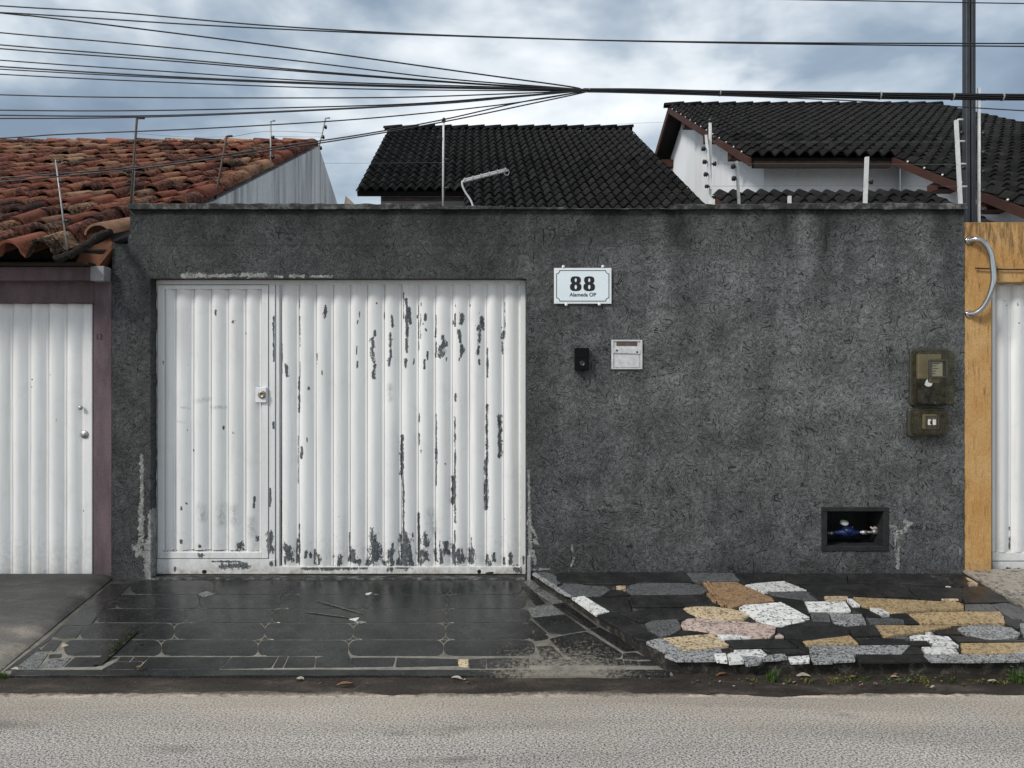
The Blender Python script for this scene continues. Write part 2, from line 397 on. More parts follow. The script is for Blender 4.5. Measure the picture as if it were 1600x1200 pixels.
def m_tile_red():
    m, t = newmat('lichened_terracotta'); p = t.pos(); rn = t.rnd()
    n = t.noise(p, 13, 6, 0.7); b = t.noise(p, 2.2, 4, 0.6)
    wn = t.n('ShaderNodeTexWhiteNoise', {'W': rn}, noise_dimensions='1D').outputs['Value']
    c = t.ramp(rn, [(0.0, (0.16, 0.056, 0.040)), (0.35, (0.235, 0.086, 0.054)), (0.6, (0.28, 0.120, 0.070)), (0.88, (0.33, 0.20, 0.12)), (1.0, (0.13, 0.06, 0.047))])
    c = t.mix(1.0, c, t.step(n, 0.3, 0.7, 0.7, 1.25), 'MULTIPLY')
    lich = t.math('ADD', t.noise(p, 38, 6, 0.75), t.math('ADD', t.math('MULTIPLY', t.math('SUBTRACT', wn, 0.5), 0.20), t.math('MULTIPLY', t.math('SUBTRACT', b, 0.5), 0.45)))
    c = t.mix(t.math('MULTIPLY', t.step(lich, 0.48, 0.60), 0.95), c, (0.014, 0.012, 0.011))
    finish(t, c, 0.9, t.bump(t.noise(p, 70, 5, 0.7), 0.6, 0.006), 0, 0.2)
    return m
MAT['tile_red'] = m_tile_red()
def m_tile_black():
    m, t = newmat('black_glazed_tile'); p = t.pos(); rn = t.rnd()
    n = t.noise(p, 5, 6, 0.65)
    c = t.ramp(n, [(0.3, (0.006, 0.006, 0.0058)), (0.55, (0.011, 0.0108, 0.0104)), (0.75, (0.022, 0.0215, 0.0195))])
    c = t.mix(1.0, c, t.step(rn, 0, 1, 0.55, 1.7), 'MULTIPLY')
    c = t.mix(t.step(t.noise(p, 24, 5, 0.7), 0.60, 0.74, 0.0, 0.5), c, (0.040, 0.040, 0.033))
    finish(t, c, t.step(t.noise(p, 30, 4), 0.3, 0.7, 0.55, 0.85), t.bump(t.noise(p, 60, 3), 0.3, 0.004), 0, 0.10)
    return m
MAT['tile_black'] = m_tile_black()
def m_plaster(name, col, dark, sc=(7, 7, 0.5), amount=0.6, lo=0.48, hi=0.75, grain=60, bump=0.3, seams=None):
    m, t = newmat(name); p = t.pos()
    s = t.noise(t.scale(p, sc), 1.0, 6, 0.68); n = t.noise(p, grain, 5, 0.65)
    c = t.mix(1.0, col, t.step(n, 0.3, 0.7, 0.86, 1.12), 'MULTIPLY')
    c = t.mix(t.math('MULTIPLY', t.step(s, lo, hi), amount), c, dark)
    X, Y, Z = t.xyz(p); c = t.mix(t.step(t.math('ADD', t.step(Z, 0.18, 0.55, 0.4, 0.0), t.math('MULTIPLY', t.math('SUBTRACT', t.noise(p, 20, 5, 0.7), 0.5), 0.9)), 0.18, 0.5, 0.0, 0.6), c, (0.05, 0.045, 0.04))
    finish(t, c, 0.85, t.bump(n, bump, 0.006), 0, 0.3)
    return m
MAT['white_house'] = m_plaster('white_house_plaster', (0.78, 0.79, 0.80), (0.45, 0.46, 0.47), (1.5, 1.5, 0.4), 0.5, bump=0.12)
MAT['stained_white'] = m_plaster('streaked_white_gable', (0.74, 0.74, 0.73), (0.07, 0.07, 0.068), (5, 7, 0.35), 0.8, 0.44, 0.68)
MAT['mauve'] = m_plaster('faded_mauve_plaster', (0.150, 0.108, 0.118), (0.055, 0.04, 0.045), (6, 6, 2.0), 0.75, 0.42, 0.68, 85, 0.8)
MAT['mauve_light'] = m_plaster('pale_worn_plaster', (0.30, 0.29, 0.30), (0.10, 0.085, 0.09), (9, 9, 5), 0.7)
def m_ochre():
    m, t = newmat('ochre_grained_render'); p = t.pos()
    g = t.noise(t.scale(p, (30, 30, 5)), 1.0, 5, 0.74); n = t.noise(p, 120, 4, 0.65); b = t.noise(p, 3.5, 5, 0.6)
    c = t.mix(t.step(b, 0.35, 0.68), (0.46, 0.245, 0.080), (0.53, 0.335, 0.145))
    c = t.mix(1.0, c, t.step(n, 0.3, 0.7, 0.78, 1.2), 'MULTIPLY')
    X, Y, Z = t.xyz(p)
    top = t.math('MULTIPLY', t.step(Z, 2.30, 2.72), 0.14)
    c = t.mix(t.math('MULTIPLY', t.step(t.math('ADD', g, top), 0.555, 0.72), 0.75), c, (0.085, 0.045, 0.02))
    c = t.mix(t.step(t.math('ADD', t.step(Z, 0.26, 0.50, 0.35, 0.0), t.math('MULTIPLY', t.math('SUBTRACT', t.noise(p, 20, 5, 0.7), 0.5), 0.9)), 0.2, 0.5, 0.0, 0.5), c, (0.10, 0.07, 0.04))
    finish(t, c, 0.85, t.bump(t.math('ADD', g, t.math('MULTIPLY', n, 0.4)), 0.6, 0.01), 0, 0.3)
    return m
MAT['ochre'] = m_ochre()
MAT['white_metal'] = simple('white_painted_metal', (0.76, 0.765, 0.77), 0.45, 0, 0.10, 12)
MAT['plate_white'] = simple('enamel_plate', (0.73, 0.81, 0.84), 0.28, 0, 0.05, 6, bump=0.03)
MAT['plate_edge'] = simple('plate_edge', (0.76, 0.77, 0.76), 0.35, 0, 0.05, 6, bump=0.03)
MAT['ink'] = simple('black_print', (0.006, 0.006, 0.007), 0.4, 0, 0.1, 20, bump=0.0)
MAT['black_plastic'] = simple('black_plastic', (0.003, 0.003, 0.003), 0.45, 0, 0.2, 20, spec=0.15, bump=0.05)
MAT['chrome'] = simple('polished_chrome', (0.50, 0.50, 0.50), 0.14, 1.0, 0.05, 10, bump=0.02)
MAT['steel'] = simple('dull_zinc', (0.42, 0.42, 0.41), 0.45, 0.8, 0.3, 60)
MAT['brass'] = simple('worn_brass', (0.34, 0.30, 0.24), 0.4, 0.8, 0.35, 60)
MAT['alu'] = simple('scratched_aluminium', (0.66, 0.66, 0.65), 0.38, 0.35, 0.25, 40)
MAT['pole_dark'] = simple('dark_blue_grey_steel', (0.036, 0.042, 0.050), 0.5, 0.2, 0.45, 9)
MAT['post_white'] = simple('weathered_white_post', (0.72, 0.72, 0.70), 0.55, 0, 0.25, 16)
MAT['rust_pole'] = simple('rusted_iron_rod', (0.115, 0.085, 0.065), 0.75, 0.2, 0.55, 30)
MAT['galv'] = simple('galvanised_rod', (0.40, 0.40, 0.385), 0.5, 0.4, 0.3, 30)
MAT['insul'] = simple('black_insulator', (0.010, 0.010, 0.010), 0.4, 0, 0.3, 30)
MAT['cable'] = simple('black_cable_sheath', (0.011, 0.011, 0.013), 0.5, 0, 0.3, 8, bump=0.05)
MAT['wire'] = simple('thin_steel_wire', (0.20, 0.20, 0.20), 0.5, 0.6, 0.2, 8, bump=0.0)
MAT['tie'] = simple('pale_cable_tie', (0.28, 0.28, 0.27), 0.5, 0, 0.1, 20, bump=0.0)
MAT['fascia'] = m_plaster('red_brown_fascia', (0.060, 0.024, 0.017), (0.018, 0.009, 0.007), (3, 3, 3), 0.7, bump=0.2)
MAT['soffit'] = m_plaster('dark_timber_soffit', (0.030, 0.019, 0.014), (0.010, 0.007, 0.006), (3, 3, 3), 0.6)
MAT['deck'] = m_plaster('dark_roof_deck', (0.014, 0.012, 0.011), (0.006, 0.006, 0.006), (3, 3, 3), 0.5)
MAT['orange_wood'] = m_plaster('orange_stained_board', (0.14, 0.058, 0.028), (0.05, 0.022, 0.012), (4, 4, 4), 0.7)
MAT['beige'] = m_plaster('distant_beige_plaster', (0.36, 0.31, 0.24), (0.10, 0.085, 0.07), (4, 4, 1), 0.7)
MAT['blue_plastic'] = simple('blue_meter_plastic', (0.004, 0.013, 0.065), 0.4, 0, 0.2, 20)
MAT['pale_pink'] = simple('faded_pink_tap', (0.62, 0.47, 0.42), 0.5, 0, 0.2, 30)
MAT['niche'] = m_rough('dark_niche_render', [(0.3, (0.010, 0.011, 0.011)), (0.6, (0.022, 0.024, 0.024)), (0.8, (0.045, 0.047, 0.047))], 12, 0.8, 0.5)
MAT['ground'] = m_rough('bare_ground', [(0.3, (0.06, 0.055, 0.045)), (0.6, (0.12, 0.11, 0.09)), (0.8, (0.17, 0.155, 0.13))], 3)
MAT['tan'] = simple('aged_tan_panel', (0.36, 0.31, 0.21), 0.5, 0, 0.3, 30)
MAT['paper'] = simple('grey_lcd', (0.62, 0.64, 0.58), 0.4, 0, 0.2, 60)
MAT['meter_dark'] = simple('olive_black_plastic', (0.045, 0.043, 0.033), 0.4, 0, 0.3, 20)
def m_smoke():
    m, t = newmat('smoked_plastic_cover'); p = t.pos()
    d = t.noise(p, 25, 5, 0.65)
    b = t.n('ShaderNodeBsdfPrincipled', {'Base Color': t.mix(t.step(d, 0.3, 0.7), (0.050, 0.047, 0.032), (0.13, 0.122, 0.085)), 'Roughness': t.step(d, 0.3, 0.7, 0.10, 0.28)})
    tr = t.n('ShaderNodeBsdfTransparent', {'Color': (0.80, 0.77, 0.66, 1)})
    mx = t.n('ShaderNodeMixShader', {0: t.step(d, 0.3, 0.75, 0.22, 0.42), 1: tr.outputs[0], 2: b.outputs[0]})
    t.n('ShaderNodeOutputMaterial', {'Surface': mx.outputs[0]})
    return m
MAT['smoke'] = m_smoke()
def m_leaf(name, a, b):
    m, t = newmat(name); p = t.pos()
    c = t.mix(t.step(t.noise(p, 45, 3), 0.3, 0.7), a, b)
    bs = t.n('ShaderNodeBsdfPrincipled', {'Base Color': c, 'Roughness': 0.55})
    tr = t.n('ShaderNodeBsdfTranslucent', {'Color': c})
    t.n('ShaderNodeOutputMaterial', {'Surface': t.n('ShaderNodeMixShader', {0: 0.3, 1: bs.outputs[0], 2: tr.outputs[0]}).outputs[0]})
    return m
MAT['leaf'] = m_leaf('weed_leaf', (0.035, 0.075, 0.012), (0.11, 0.19, 0.035))
MAT['leaf_yellow'] = m_leaf('yellowing_weed_leaf', (0.09, 0.10, 0.02), (0.20, 0.20, 0.06))
MAT['dry'] = simple('dry_leaf', (0.22, 0.115, 0.055), 0.8, 0, 0.5, 60)
MAT['pale_scrap'] = simple('pale_litter', (0.40, 0.36, 0.29), 0.8, 0, 0.5, 60)
MAT['moss'] = m_leaf('green_moss', (0.02, 0.03, 0.006), (0.08, 0.11, 0.02))

# ================================================================== SETTING
m = MB(); m.add([(-400, -400, -0.06), (400, -400, -0.06), (400, 600, -0.06), (-400, 600, -0.06)], [(0, 1, 2, 3)])
tag(m.build('ground', MAT['ground']), kind='structure')
m = MB(); nx = 120
m.add([(-40, -14, 0), (40, -14, 0), (40, -1.20, 0), (-40, -1.20, 0)], [(0, 1, 2, 3)])
tag(m.build('road', MAT['road']), kind='structure')
# gutter: a low bank of silt against the kerb with a ragged front edge
def gutter():
    xs = np.linspace(-7, 7, 420); rows = 9; vs = []
    for x in xs:
        wob = 0.045*mnoise.noise((x*1.1, 0, 0))+0.03*mnoise.noise((x*4, 3, 0))+0.016*mnoise.noise((x*17, 5, 0))+0.010*mnoise.noise((x*45, 8, 0))
        yf = -1.475+wob
        if x > 0.6: yf += -0.02
        for j in range(rows):
            f = j/(rows-1); y = -1.24+(yf+1.24)*f
            z = 0.030*(1-f)**1.2+0.006*math.sin(math.pi*min(1, f*1.0))+0.006*mnoise.noise((x*9, y*9, 1))*(1-f**3)
            vs.append((x, y, max(z, 0.003) if j < rows-1 else 0.0005))
    fs = [(i*rows+j, (i+1)*rows+j, (i+1)*rows+j+1, i*rows+j+1) for i in range(len(xs)-1) for j in range(rows-1)]
    mb = MB(); mb.add(vs, fs, True); return mb.build('gutter', MAT['gutter'])
tag(gutter(), kind='structure')

# ---------------------------------------------------------------- pavements: base bodies
def slab_body(name, foot, pl, drop, mat, jit=0.0):
    top = []; 
    for (x, y) in foot: top.append(Vector((x, y, zplane(y, pl)-drop)))
    n = len(top)
    mb = MB(); mb.add(top+[Vector((p.x, p.y, -0.05)) for p in top], [tuple(range(n))]+[(i, i+n, (i+1) % n+n, (i+1) % n) for i in range(n)])
    return tag(mb.build(name, mat), kind='structure')
XL = -2.865; XR = 3.24
# slanting side of the raised pavement
ka = wlk(831, 896); kb = wlk(1043, 1031)
kx0, kx1 = ka.x, kb.x
pav_pts = [(kx0+0.006, 0.05)]
for i in range(1, 15):
    f = i/14; y = 0+(YF+0.035)*f; x = kx0+(kx1-kx0)*(y/YF)
    pav_pts.append((x+0.022+0.010*mnoise.noise((y*9, 2, 0)), y))
for i in range(0, 30):
    x = kx1+0.05+(XR-0.02-kx1-0.05)*i/29; pav_pts.append((x, YF+0.035+0.012*mnoise.noise((x*6, 1, 0))))
pav_pts += [(XR-0.02, 0.05)]
pavement = slab_body('pavement', pav_pts, WLK, 0.013, MAT['mortar'])
drive = slab_body('driveway', [(XL, 0.16), (0.62, 0.16), (kx1+0.03, YF+0.012), (-2.80, YF+0.012)], DRV, 0.0015, MAT['grout'])
# left neighbour's concrete ramp, a little prouder
def ramp_sheet():
    mb = MB(); vs = []; n = 24; mrows = 18
    for j in range(mrows+1):
        y = 0.02+(YF-0.005-0.02)*j/mrows
        xe = XL+(0.055)*(j/mrows)+0.006*mnoise.noise((y*6, 0, 4))
        for i in range(n+1):
            f = i/n; x = -9.0+(xe+9.0)*(1-(1-f)**1.8)
            z = zplane(y, (DRV[0]+0.004, DRV[1]))+0.028*(1-math.exp(-(xe-x)/0.03))+0.004*mnoise.noise((x*3, y*3, 0))
            vs.append((x, y, z))
    fs = [(j*(n+1)+i, j*(n+1)+i+1, (j+1)*(n+1)+i+1, (j+1)*(n+1)+i) for j in range(mrows) for i in range(n)]
    mb.add(vs, fs, True)
    b = len(vs); fr = [vs[mrows*(n+1)+i] for i in range(n+1)]
    mb.add(fr+[(v[0], v[1], -0.05) for v in fr], [(i, i+1, i+1+n+1, i+n+1) for i in range(n)])
    ed = [vs[j*(n+1)+n] for j in range(mrows+1)]
    mb.add(ed+[(v[0], v[1], -0.05) for v in ed], [(j, j+1, j+1+mrows+1, j+mrows+1) for j in range(mrows)])
    return tag(mb.build('concrete_ramp', MAT['concrete']), kind='structure')
ramp_sheet()

# ---------------------------------------------------------------- paving stones
SEQ = [0]
def round_poly(pts):
    """cut corners once for a worn outline"""
    out = []; n = len(pts)
    for i in range(n):
        a = pts[i-1]; b = pts[i]; c = pts[(i+1) % n]
        la = (a-b).length; lc = (c-b).length
        ra = min(0.25, 0.003/max(la, 1e-4)); rc = min(0.25, 0.003/max(lc, 1e-4))
        out += [b+(a-b)*ra, b+(c-b)*rc]
    return out
def stone(poly, fn, pl, mat, parent, name='paving_stone', h=0.004, thick=0.03, ragged=0.0015, rounded=True):
    SEQ[0] += 1; grow = 0.0045 if fn is wlk else (0.0 if name in ('slate_slab', 'corner_piece') else (0.0075 if name == 'slate_piece' and h > 0.0011 else (0.0035 if name == 'slate_piece' else 0.005)))
    if fn is wlk:
        ragged = 0.0022
        w_, h_ = (max(p[i] for p in poly)-min(p[i] for p in poly) for i in (0, 1))
        if mat == 'B': grow = 0.0
        if mat == 'W': grow = 0.001
        if mat not in 'Kg' and (w_ < 32 or h_ < 6): h += 0.0075
    pts = [fn(*p) for p in poly]
    if rounded and len(pts) < 9: pts = round_poly(pts)
    q = []
    n = len(pts)
    for i in range(n):
        a = pts[i]; b = pts[(i+1) % n]; L = (b-a).length
        k = 1 if L < 0.06 else (2 if L < 0.18 else 4)
        nrm = Vector((b.y-a.y, a.x-b.x, 0)); nrm = nrm.normalized() if nrm.length else nrm
        for j in range(k):
            d = random.uniform(-ragged, ragged) if j else 0
            q.append(a+(b-a)*(j/k)+nrm*d)
    c = sum(q, Vector())/len(q); n = len(q)
    hh = h+(0.0005 if fn is wlk else 0.00025)*(SEQ[0] % 5)+random.uniform(0, 0.0001)
    tk = 0.5 if fn is wlk else 0.18; tx = random.uniform(-0.006, 0.006)*tk; ty = random.uniform(-0.008, 0.008)*tk
    def lift(p, ins, dz):
        d = c-p; p2 = p+d*max(-0.4, min(0.3, (ins-grow)/max(d.length, 1e-4)))
        return Vector((p2.x, p2.y, zplane(p2.y, pl)+dz+tx*(p2.x-c.x)+ty*(p2.y-c.y)))
    vs = [lift(p, 0.0006, -thick) for p in q]+[lift(p, 0.0008, hh-0.0016) for p in q]+[lift(p, 0.0026, hh) for p in q]
    fs = []
    for r in (0, 1):
        for i in range(n): fs.append((r*n+i, r*n+(i+1) % n, (r+1)*n+(i+1) % n, (r+1)*n+i))
    fs.append(tuple(range(2*n, 3*n)))
    mb = MB(); mb.add(vs, fs)
    return mb.build(name, MAT[mat], parent)

R1 = (820, 880); R2 = (1000, 880); R3 = (1200, 880); R4 = (1400, 880); D1 = (0, 890); D2 = (200, 890)
def cp(o, pts, s=6.667): return [(o[0]+x/s, o[1]+y/s) for x, y in pts]
WALK = [
 (R1,'K',[(335,150),(360,108),(420,97),(1050,97),(1110,120),(1140,160),(1135,210),(1000,210),(700,212),(400,200),(350,185)]),
 (R1,'K',[(1090,97),(1680,100),(1750,195),(1640,200),(1150,206),(1150,150)]),
 (R1,'g',[(130,100),(230,97),(325,140),(335,190),(375,210),(330,225),(250,175)]),
 (R1,'G',[(76,107),(112,100),(250,188),(350,255),(480,340),(400,318)]),
 (R1,'g',[(350,250),(400,228),(470,262),(612,338),(495,352)]),
 (R1,'W',[(490,362),(618,342),(885,505),(770,528),(745,540)]),
 (R1,'K',[(765,545),(890,512),(955,518),(1295,716),(1095,740)]),
 (R1,'K',[(1105,748),(1305,722),(1390,780),(1270,808),(1165,790)]),
 (R2,'G',[(70,822),(160,795),(235,790),(425,908),(285,930)]),
 (R2,'G',[(262,965),(300,930),(450,922),(830,885),(850,925),(762,955),(790,1005),(380,1010)]),
 (R2,'W',[(770,958),(888,950),(912,1028),(800,1018)]),
 (R2,'W',[(908,965),(960,940),(1035,968),(1085,1030),(930,1040)]),
 (R2,'W',[(975,908),(1260,900),(1325,955),(1280,980),(1040,955)]),
 (R2,'G',[(1045,975),(1200,970),(1275,1000),(1240,1040),(1115,1058)]),
 (R3,'G',[(-35,965),(160,938),(200,985),(150,992),(0,1003),(-48,1008)]),
 (R3,'W',[(210,975),(428,962),(432,1025),(240,1035)]),
 (R3,'G',[(448,968),(600,955),(655,1000),(665,1030),(482,1035)]),
 (R3,'G',[(615,965),(888,948),(902,1010),(682,1020)]),
 (R4,'K',[(-410,958),(265,958),(330,1016),(-382,1024)]),
 (R4,'G',[(292,958),(1210,950),(1290,1015),(362,1018)]),
 (R4,'G',[(1225,945),(1420,938),(1420,1015),(1318,1012)]),
 (R1,'g',[(395,212),(540,217),(700,242),(830,243),(885,285),(840,328),(700,343),(625,333),(485,262)]),
 (R1,'K',[(895,280),(1010,285),(1090,328),(840,342),(800,342)]),
 (R1,'C',[(955,252),(1045,250),(1048,272),(990,276)]),
 (R1,'g',[(1055,265),(1100,228),(1180,211),(1400,208),(1700,211),(1800,227),(1875,255),(1893,290),(1850,315),(1700,327),(1300,325),(1130,319),(1080,298)]),
 (R1,'K',[(655,354),(1075,372),(1105,498),(980,510),(895,498)]),
 (R1,'K',[(1105,337),(1300,335),(1850,332),(1925,362),(1955,415),(2030,438),(1900,447),(1300,452),(1152,452)]),
 (R1,'K',[(990,522),(1150,508),(1330,473),(1635,473),(1675,510),(1770,560),(1680,586),(1400,602),(1200,608)]),
 (R2,'g',[(62,632),(130,603),(378,588),(417,640),(417,688),(310,748),(232,753),(112,708)]),
 (R2,'K',[(405,705),(560,705),(715,728),(270,768),(332,748)]),
 (R2,'C',[(250,782),(738,738),(925,855),(460,910)]),
 (R2,'C',[(450,480),(485,462),(600,453),(760,455),(900,473),(1050,503),(1125,545),(1080,576),(900,593),(680,567),(520,527)]),
 (R2,'Pk',[(433,650),(443,612),(500,583),(640,578),(900,598),(1333,643),(1405,667),(1397,728),(1340,772),(1250,777),(860,737),(560,707),(462,678)]),
 (R2,'W',[(805,758),(1000,763),(1155,788),(862,792)]),
 (R2,'B',[(652,198),(682,198),(878,438),(835,438)]),
 (R2,'B',[(694,198),(712,198),(903,440),(888,440)]),
 (R2,'B',[(735,198),(960,198),(1010,203),(1435,388),(1200,417),(1050,437),(950,467),(915,455)]),
 (R2,'B',[(692,322),(718,320),(798,408),(752,408)]),
 (R2,'g',[(488,107),(970,107),(1035,183),(552,187)]),
 (R2,'K',[(990,102),(1460,104),(1475,163),(1300,187),(1075,212),(1045,180)]),
 (R2,'W',[(1090,230),(1180,212),(1333,198),(1498,188),(1740,283),(1640,289),(1290,302)]),
 (R3,'g',[(10,303),(390,294),(512,388),(380,382),(65,337)]),
 (R3,'K',[(35,348),(355,392),(435,558),(330,498),(155,405),(75,402)]),
 (R2,'W',[(1030,465),(1082,438),(1280,423),(1472,408),(1768,568),(1633,577),(1217,587)]),
 (R2,'W',[(1200,598),(1333,598),(1725,588),(1700,608),(1500,647),(1350,637)]),
 (R3,'K',[(95,690),(232,643),(460,609),(620,619),(728,648),(825,682),(845,742),(700,767),(420,796),(350,787),(182,777),(113,728)]),
 (R3,'K',[(175,113),(815,113),(825,207),(300,211),(205,180)]),
 (R3,'K',[(325,222),(830,217),(1333,217),(1575,366),(1333,347),(860,337),(530,327),(415,268)]),
 (R3,'K',[(832,113),(1650,118),(1885,243),(1333,207),(842,203)]),
 (R3,'C',[(588,345),(822,345),(832,370),(760,387),(612,387)]),
 (R3,'W',[(383,401),(808,401),(866,498),(620,509),(428,498)]),
 (R3,'K',[(870,465),(960,465),(1045,490),(1175,552),(1020,558),(990,528),(885,508)]),
 (R3,'W',[(822,382),(868,382),(960,453),(892,453)]),
 (R3,'W',[(1058,481),(1170,485),(1270,534),(1180,547)]),
 (R3,'g',[(443,513),(620,515),(647,607),(472,602)]),
 (R3,'G',[(644,518),(970,533),(1020,637),(760,637),(692,627)]),
 (R3,'g',[(1028,572),(1333,578),(1405,592),(1415,627),(1072,625)]),
 (R3,'K',[(850,662),(1108,648),(1175,748),(880,757)]),
 (R3,'O',[(365,817),(848,758),(940,848),(402,849)]),
 (R3,'K',[(945,803),(1180,783),(1333,788),(1415,793),(1455,843),(962,845)]),
 (R3,'G',[(433,863),(908,858),(952,910),(935,946),(443,942)]),
 (R3,'G',[(920,863),(1475,856),(1385,946),(955,946)]),
 (R2,'K',[(885,808),(1250,794),(1478,789),(1640,877),(1000,886),(965,868)]),
 (R2,'K',[(1285,903),(1660,894),(1730,937),(1400,946)]),
 (R3,'Pk',[(75,777),(110,745),(160,774)]),
 (R3,'K',[(215,794),(350,804),(420,922),(332,877)]),
 (R4,'O',[(-440,356),(0,378),(380,398),(648,408),(700,440),(700,472),(300,487),(0,517),(-200,470),(-355,440)]),
 (R4,'C',[(478,386),(638,386),(648,394),(485,396)]),
 (R4,'O',[(135,533),(400,513),(1078,508),(1117,560),(1130,625),(262,629)]),
 (R4,'K',[(-40,530),(108,523),(238,627),(92,627),(88,587),(-30,580)]),
 (R4,'O',[(-215,648),(555,653),(572,665),(300,707),(0,747),(-120,767),(-167,720)]),
 (R4,'g',[(725,433),(978,428),(1052,497),(830,497),(725,478)]),
 (R4,'g',[(995,433),(1150,418),(1420,515),(1420,608),(1200,577),(1095,508)]),
 (R4,'K',[(705,253),(900,243),(1125,352),(1172,408),(722,412),(690,350)]),
 (R4,'K',[(265,375),(130,262),(320,252),(590,252),(690,258),(680,398),(420,383)]),
 (R4,'W',[(342,166),(395,164),(577,250),(542,252)]),
 (R4,'C',[(728,166),(752,166),(855,226),(832,229)]),
 (R4,'Pk',[(748,214),(780,214),(817,239),(772,239)]),
 (R4,'K',[(600,125),(690,120),(820,190),(740,205),(745,245),(600,240)]),
 (R4,'G',[(645,680),(722,653),(850,643),(1050,648),(1200,673),(1290,730),(1250,767),(1100,795),(950,787),(770,747),(693,718)]),
 (R4,'K',[(1145,563),(1260,603),(1420,615),(1300,640),(1278,687),(1135,633)]),
 (R4,'G',[(1295,645),(1420,632),(1420,760),(1332,757),(1303,700)]),
 (R4,'K',[(405,712),(560,683),(635,702),(685,738),(452,743)]),
 (R4,'K',[(565,758),(800,773),(960,803),(1420,805),(1420,819),(662,822),(612,790)]),
 (R4,'W',[(138,762),(240,745),(547,763),(590,805),(162,797)]),
 (R4,'W',[(303,725),(340,724),(392,746),(350,747)]),
 (R4,'W',[(345,818),(598,818),(655,862),(392,859)]),
 (R4,'W',[(265,877),(600,869),(655,940),(312,942)]),
 (R4,'K',[(135,818),(318,815),(355,853),(152,857)]),
 (R4,'K',[(66,943),(152,873),(228,873),(285,938)]),
 (R4,'g',[(-30,768),(108,758),(127,783),(-25,788)]),
 (R4,'O',[(675,838),(1120,833),(1420,831),(1420,936),(1200,937),(684,941),(694,890)]),
]
for (o, mt, pts) in WALK:
    edge = max(p[1] for p in pts) > 1000 or (o is R1 and min(p[0] for p in pts) < 620 and mt in 'GW')
    stone(cp(o, pts), wlk, WLK, mt, pavement, thick=0.011 if edge else 0.015, h=0.001)

# driveway: rows of long round-ended slates
def stadium(x0, x1, yt, yb, l=True, r=True, lean=0.0):
    h = (yb-yt)/2; c = (yt+yb)/2; e = min(h*random.uniform(1.0, 1.25), (x1-x0)*0.3); pts = []
    def sh(y): return lean*(c-y)
    if l: pts += [(x0+e-e*math.sin(a)+sh(c-h*math.cos(a)*-1), c+h*math.copysign(abs(math.cos(a))**0.8, math.cos(a))) for a in np.linspace(0, math.pi, 9)]
    else: pts += [(x0+sh(yb), yb), (x0+sh(yt), yt)]
    if r: pts += [(x1-e+e*math.sin(a)+sh(c-h*math.cos(a)), c-h*math.copysign(abs(math.cos(a))**0.8, math.cos(a))) for a in np.linspace(0, math.pi, 9)]
    else: pts += [(x1+sh(yt), yt), (x1+sh(yb), yb)]
    return pts
ROWS = [(907.5, 928.3, [204, 335, 455, 578, 703, 816]), (930.0, 950.4, [181, 312, 440, 572, 698, 822]),
        (952.0, 972.5, [150, 290, 425, 560, 697, 828]), (974.3, 998.7, [125, 272, 414, 552, 696, 832]),
        (1000.6, 1024.2, [100, 252, 403, 545, 693, 836])]
for yt, yb, xs in ROWS:
    for i in range(len(xs)-1):
        stone(stadium(xs[i]-0.2, xs[i+1]+0.2, yt-0.5, yb+0.5), drv, DRV, 'Kw', drive, 'slate_slab', h=0.0002, rounded=False, ragged=0.0012)
for r in range(len(ROWS)-1):
    (ya, yb_, xa), (yc, yd, xb) = ROWS[r], ROWS[r+1]; ym = (yb_+yc)/2
    for x in xa[1:-1]: stone([(x-4.2, ym-0.8), (x+random.uniform(-0.5, 0.5), ym-5.0), (x+4.2, ym-0.8)], drv, DRV, 'Kw', drive, 'corner_piece', h=0.0002, rounded=False)
    for x in xb[1:-1]: stone([(x-4.4, ym+0.8), (x+random.uniform(-0.5, 0.5), ym+5.2), (x+4.4, ym+0.8)], drv, DRV, 'Kw', drive, 'corner_piece', h=0.0002, rounded=False)
CELLS = [[(118,1027),(162,1027),(145,1041.5),(100,1042)], [(164,1027),(185,1027),(150,1041.5),(147,1041.5)],
    [(188,1027),(207,1027),(200,1034),(182,1034)], [(181,1035),(222,1035),(213,1046),(160,1046)], [(211,1027),(232,1027),(224,1034),(204,1034)],
    [(234,1027),(360,1027),(342,1045.5),(216,1046)], [(363,1027),(433,1026.5),(423,1043),(345,1045)],
    [(436,1026.5),(449,1026),(441,1043),(427,1043)], [(452,1026),(492,1027),(490,1042.5),(444,1043)],
    [(495,1028),(542,1018.5),(553,1042.5),(493,1042.5)], [(549,1028),(617,1028),(613,1041),(555,1042)],
    [(621,1028),(714,1030),(716,1040),(619,1042)], [(760,1029),(815,1029),(815,1043),(762,1044)], [(817,1029),(826,1029),(826,1043),(817,1043)],
    [(733,1031),(758,1029),(758,1044),(734,1044)]]
for c in CELLS: stone(c, drv, DRV, 'Kw', drive, 'slate_piece', h=0.001)
stone([(717,1030.5),(731,1031),(731,1042),(717,1041)], drv, DRV, 'C', drive, 'cream_piece', h=0.001)
xs = [18, 79, 234, 414, 590, 760, 880, 1046]
for i in range(len(xs)-1):
    stone([(xs[i]+1.5, 1047.0), (xs[i+1]+0.5, 1046.8), (xs[i+1]-1.5, 1055.5), (xs[i]-0.5, 1055.5)], drv, DRV, 'Kw', drive, 'edge_stone', h=0.001, thick=0.04)
DLEFT = [('Kw',[(1190,150),(1365,150),(1195,318),(1115,348),(955,558),(935,575),(672,586)]), ('Kw',[(660,603),(855,603),(806,688),(786,711),(548,711),(598,662)]),
    ('Kw',[(535,738),(632,744),(555,855),(428,845)]), ('Gw',[(385,855),(492,885),(385,1028),(165,1032),(255,962)]), ('Kw',[(524,888),(630,884),(625,912),(520,921)]),
    ('C',[(655,765),(710,790),(645,806)]), ('Gw',[(535,943),(730,925),(640,1008),(410,1026)])]
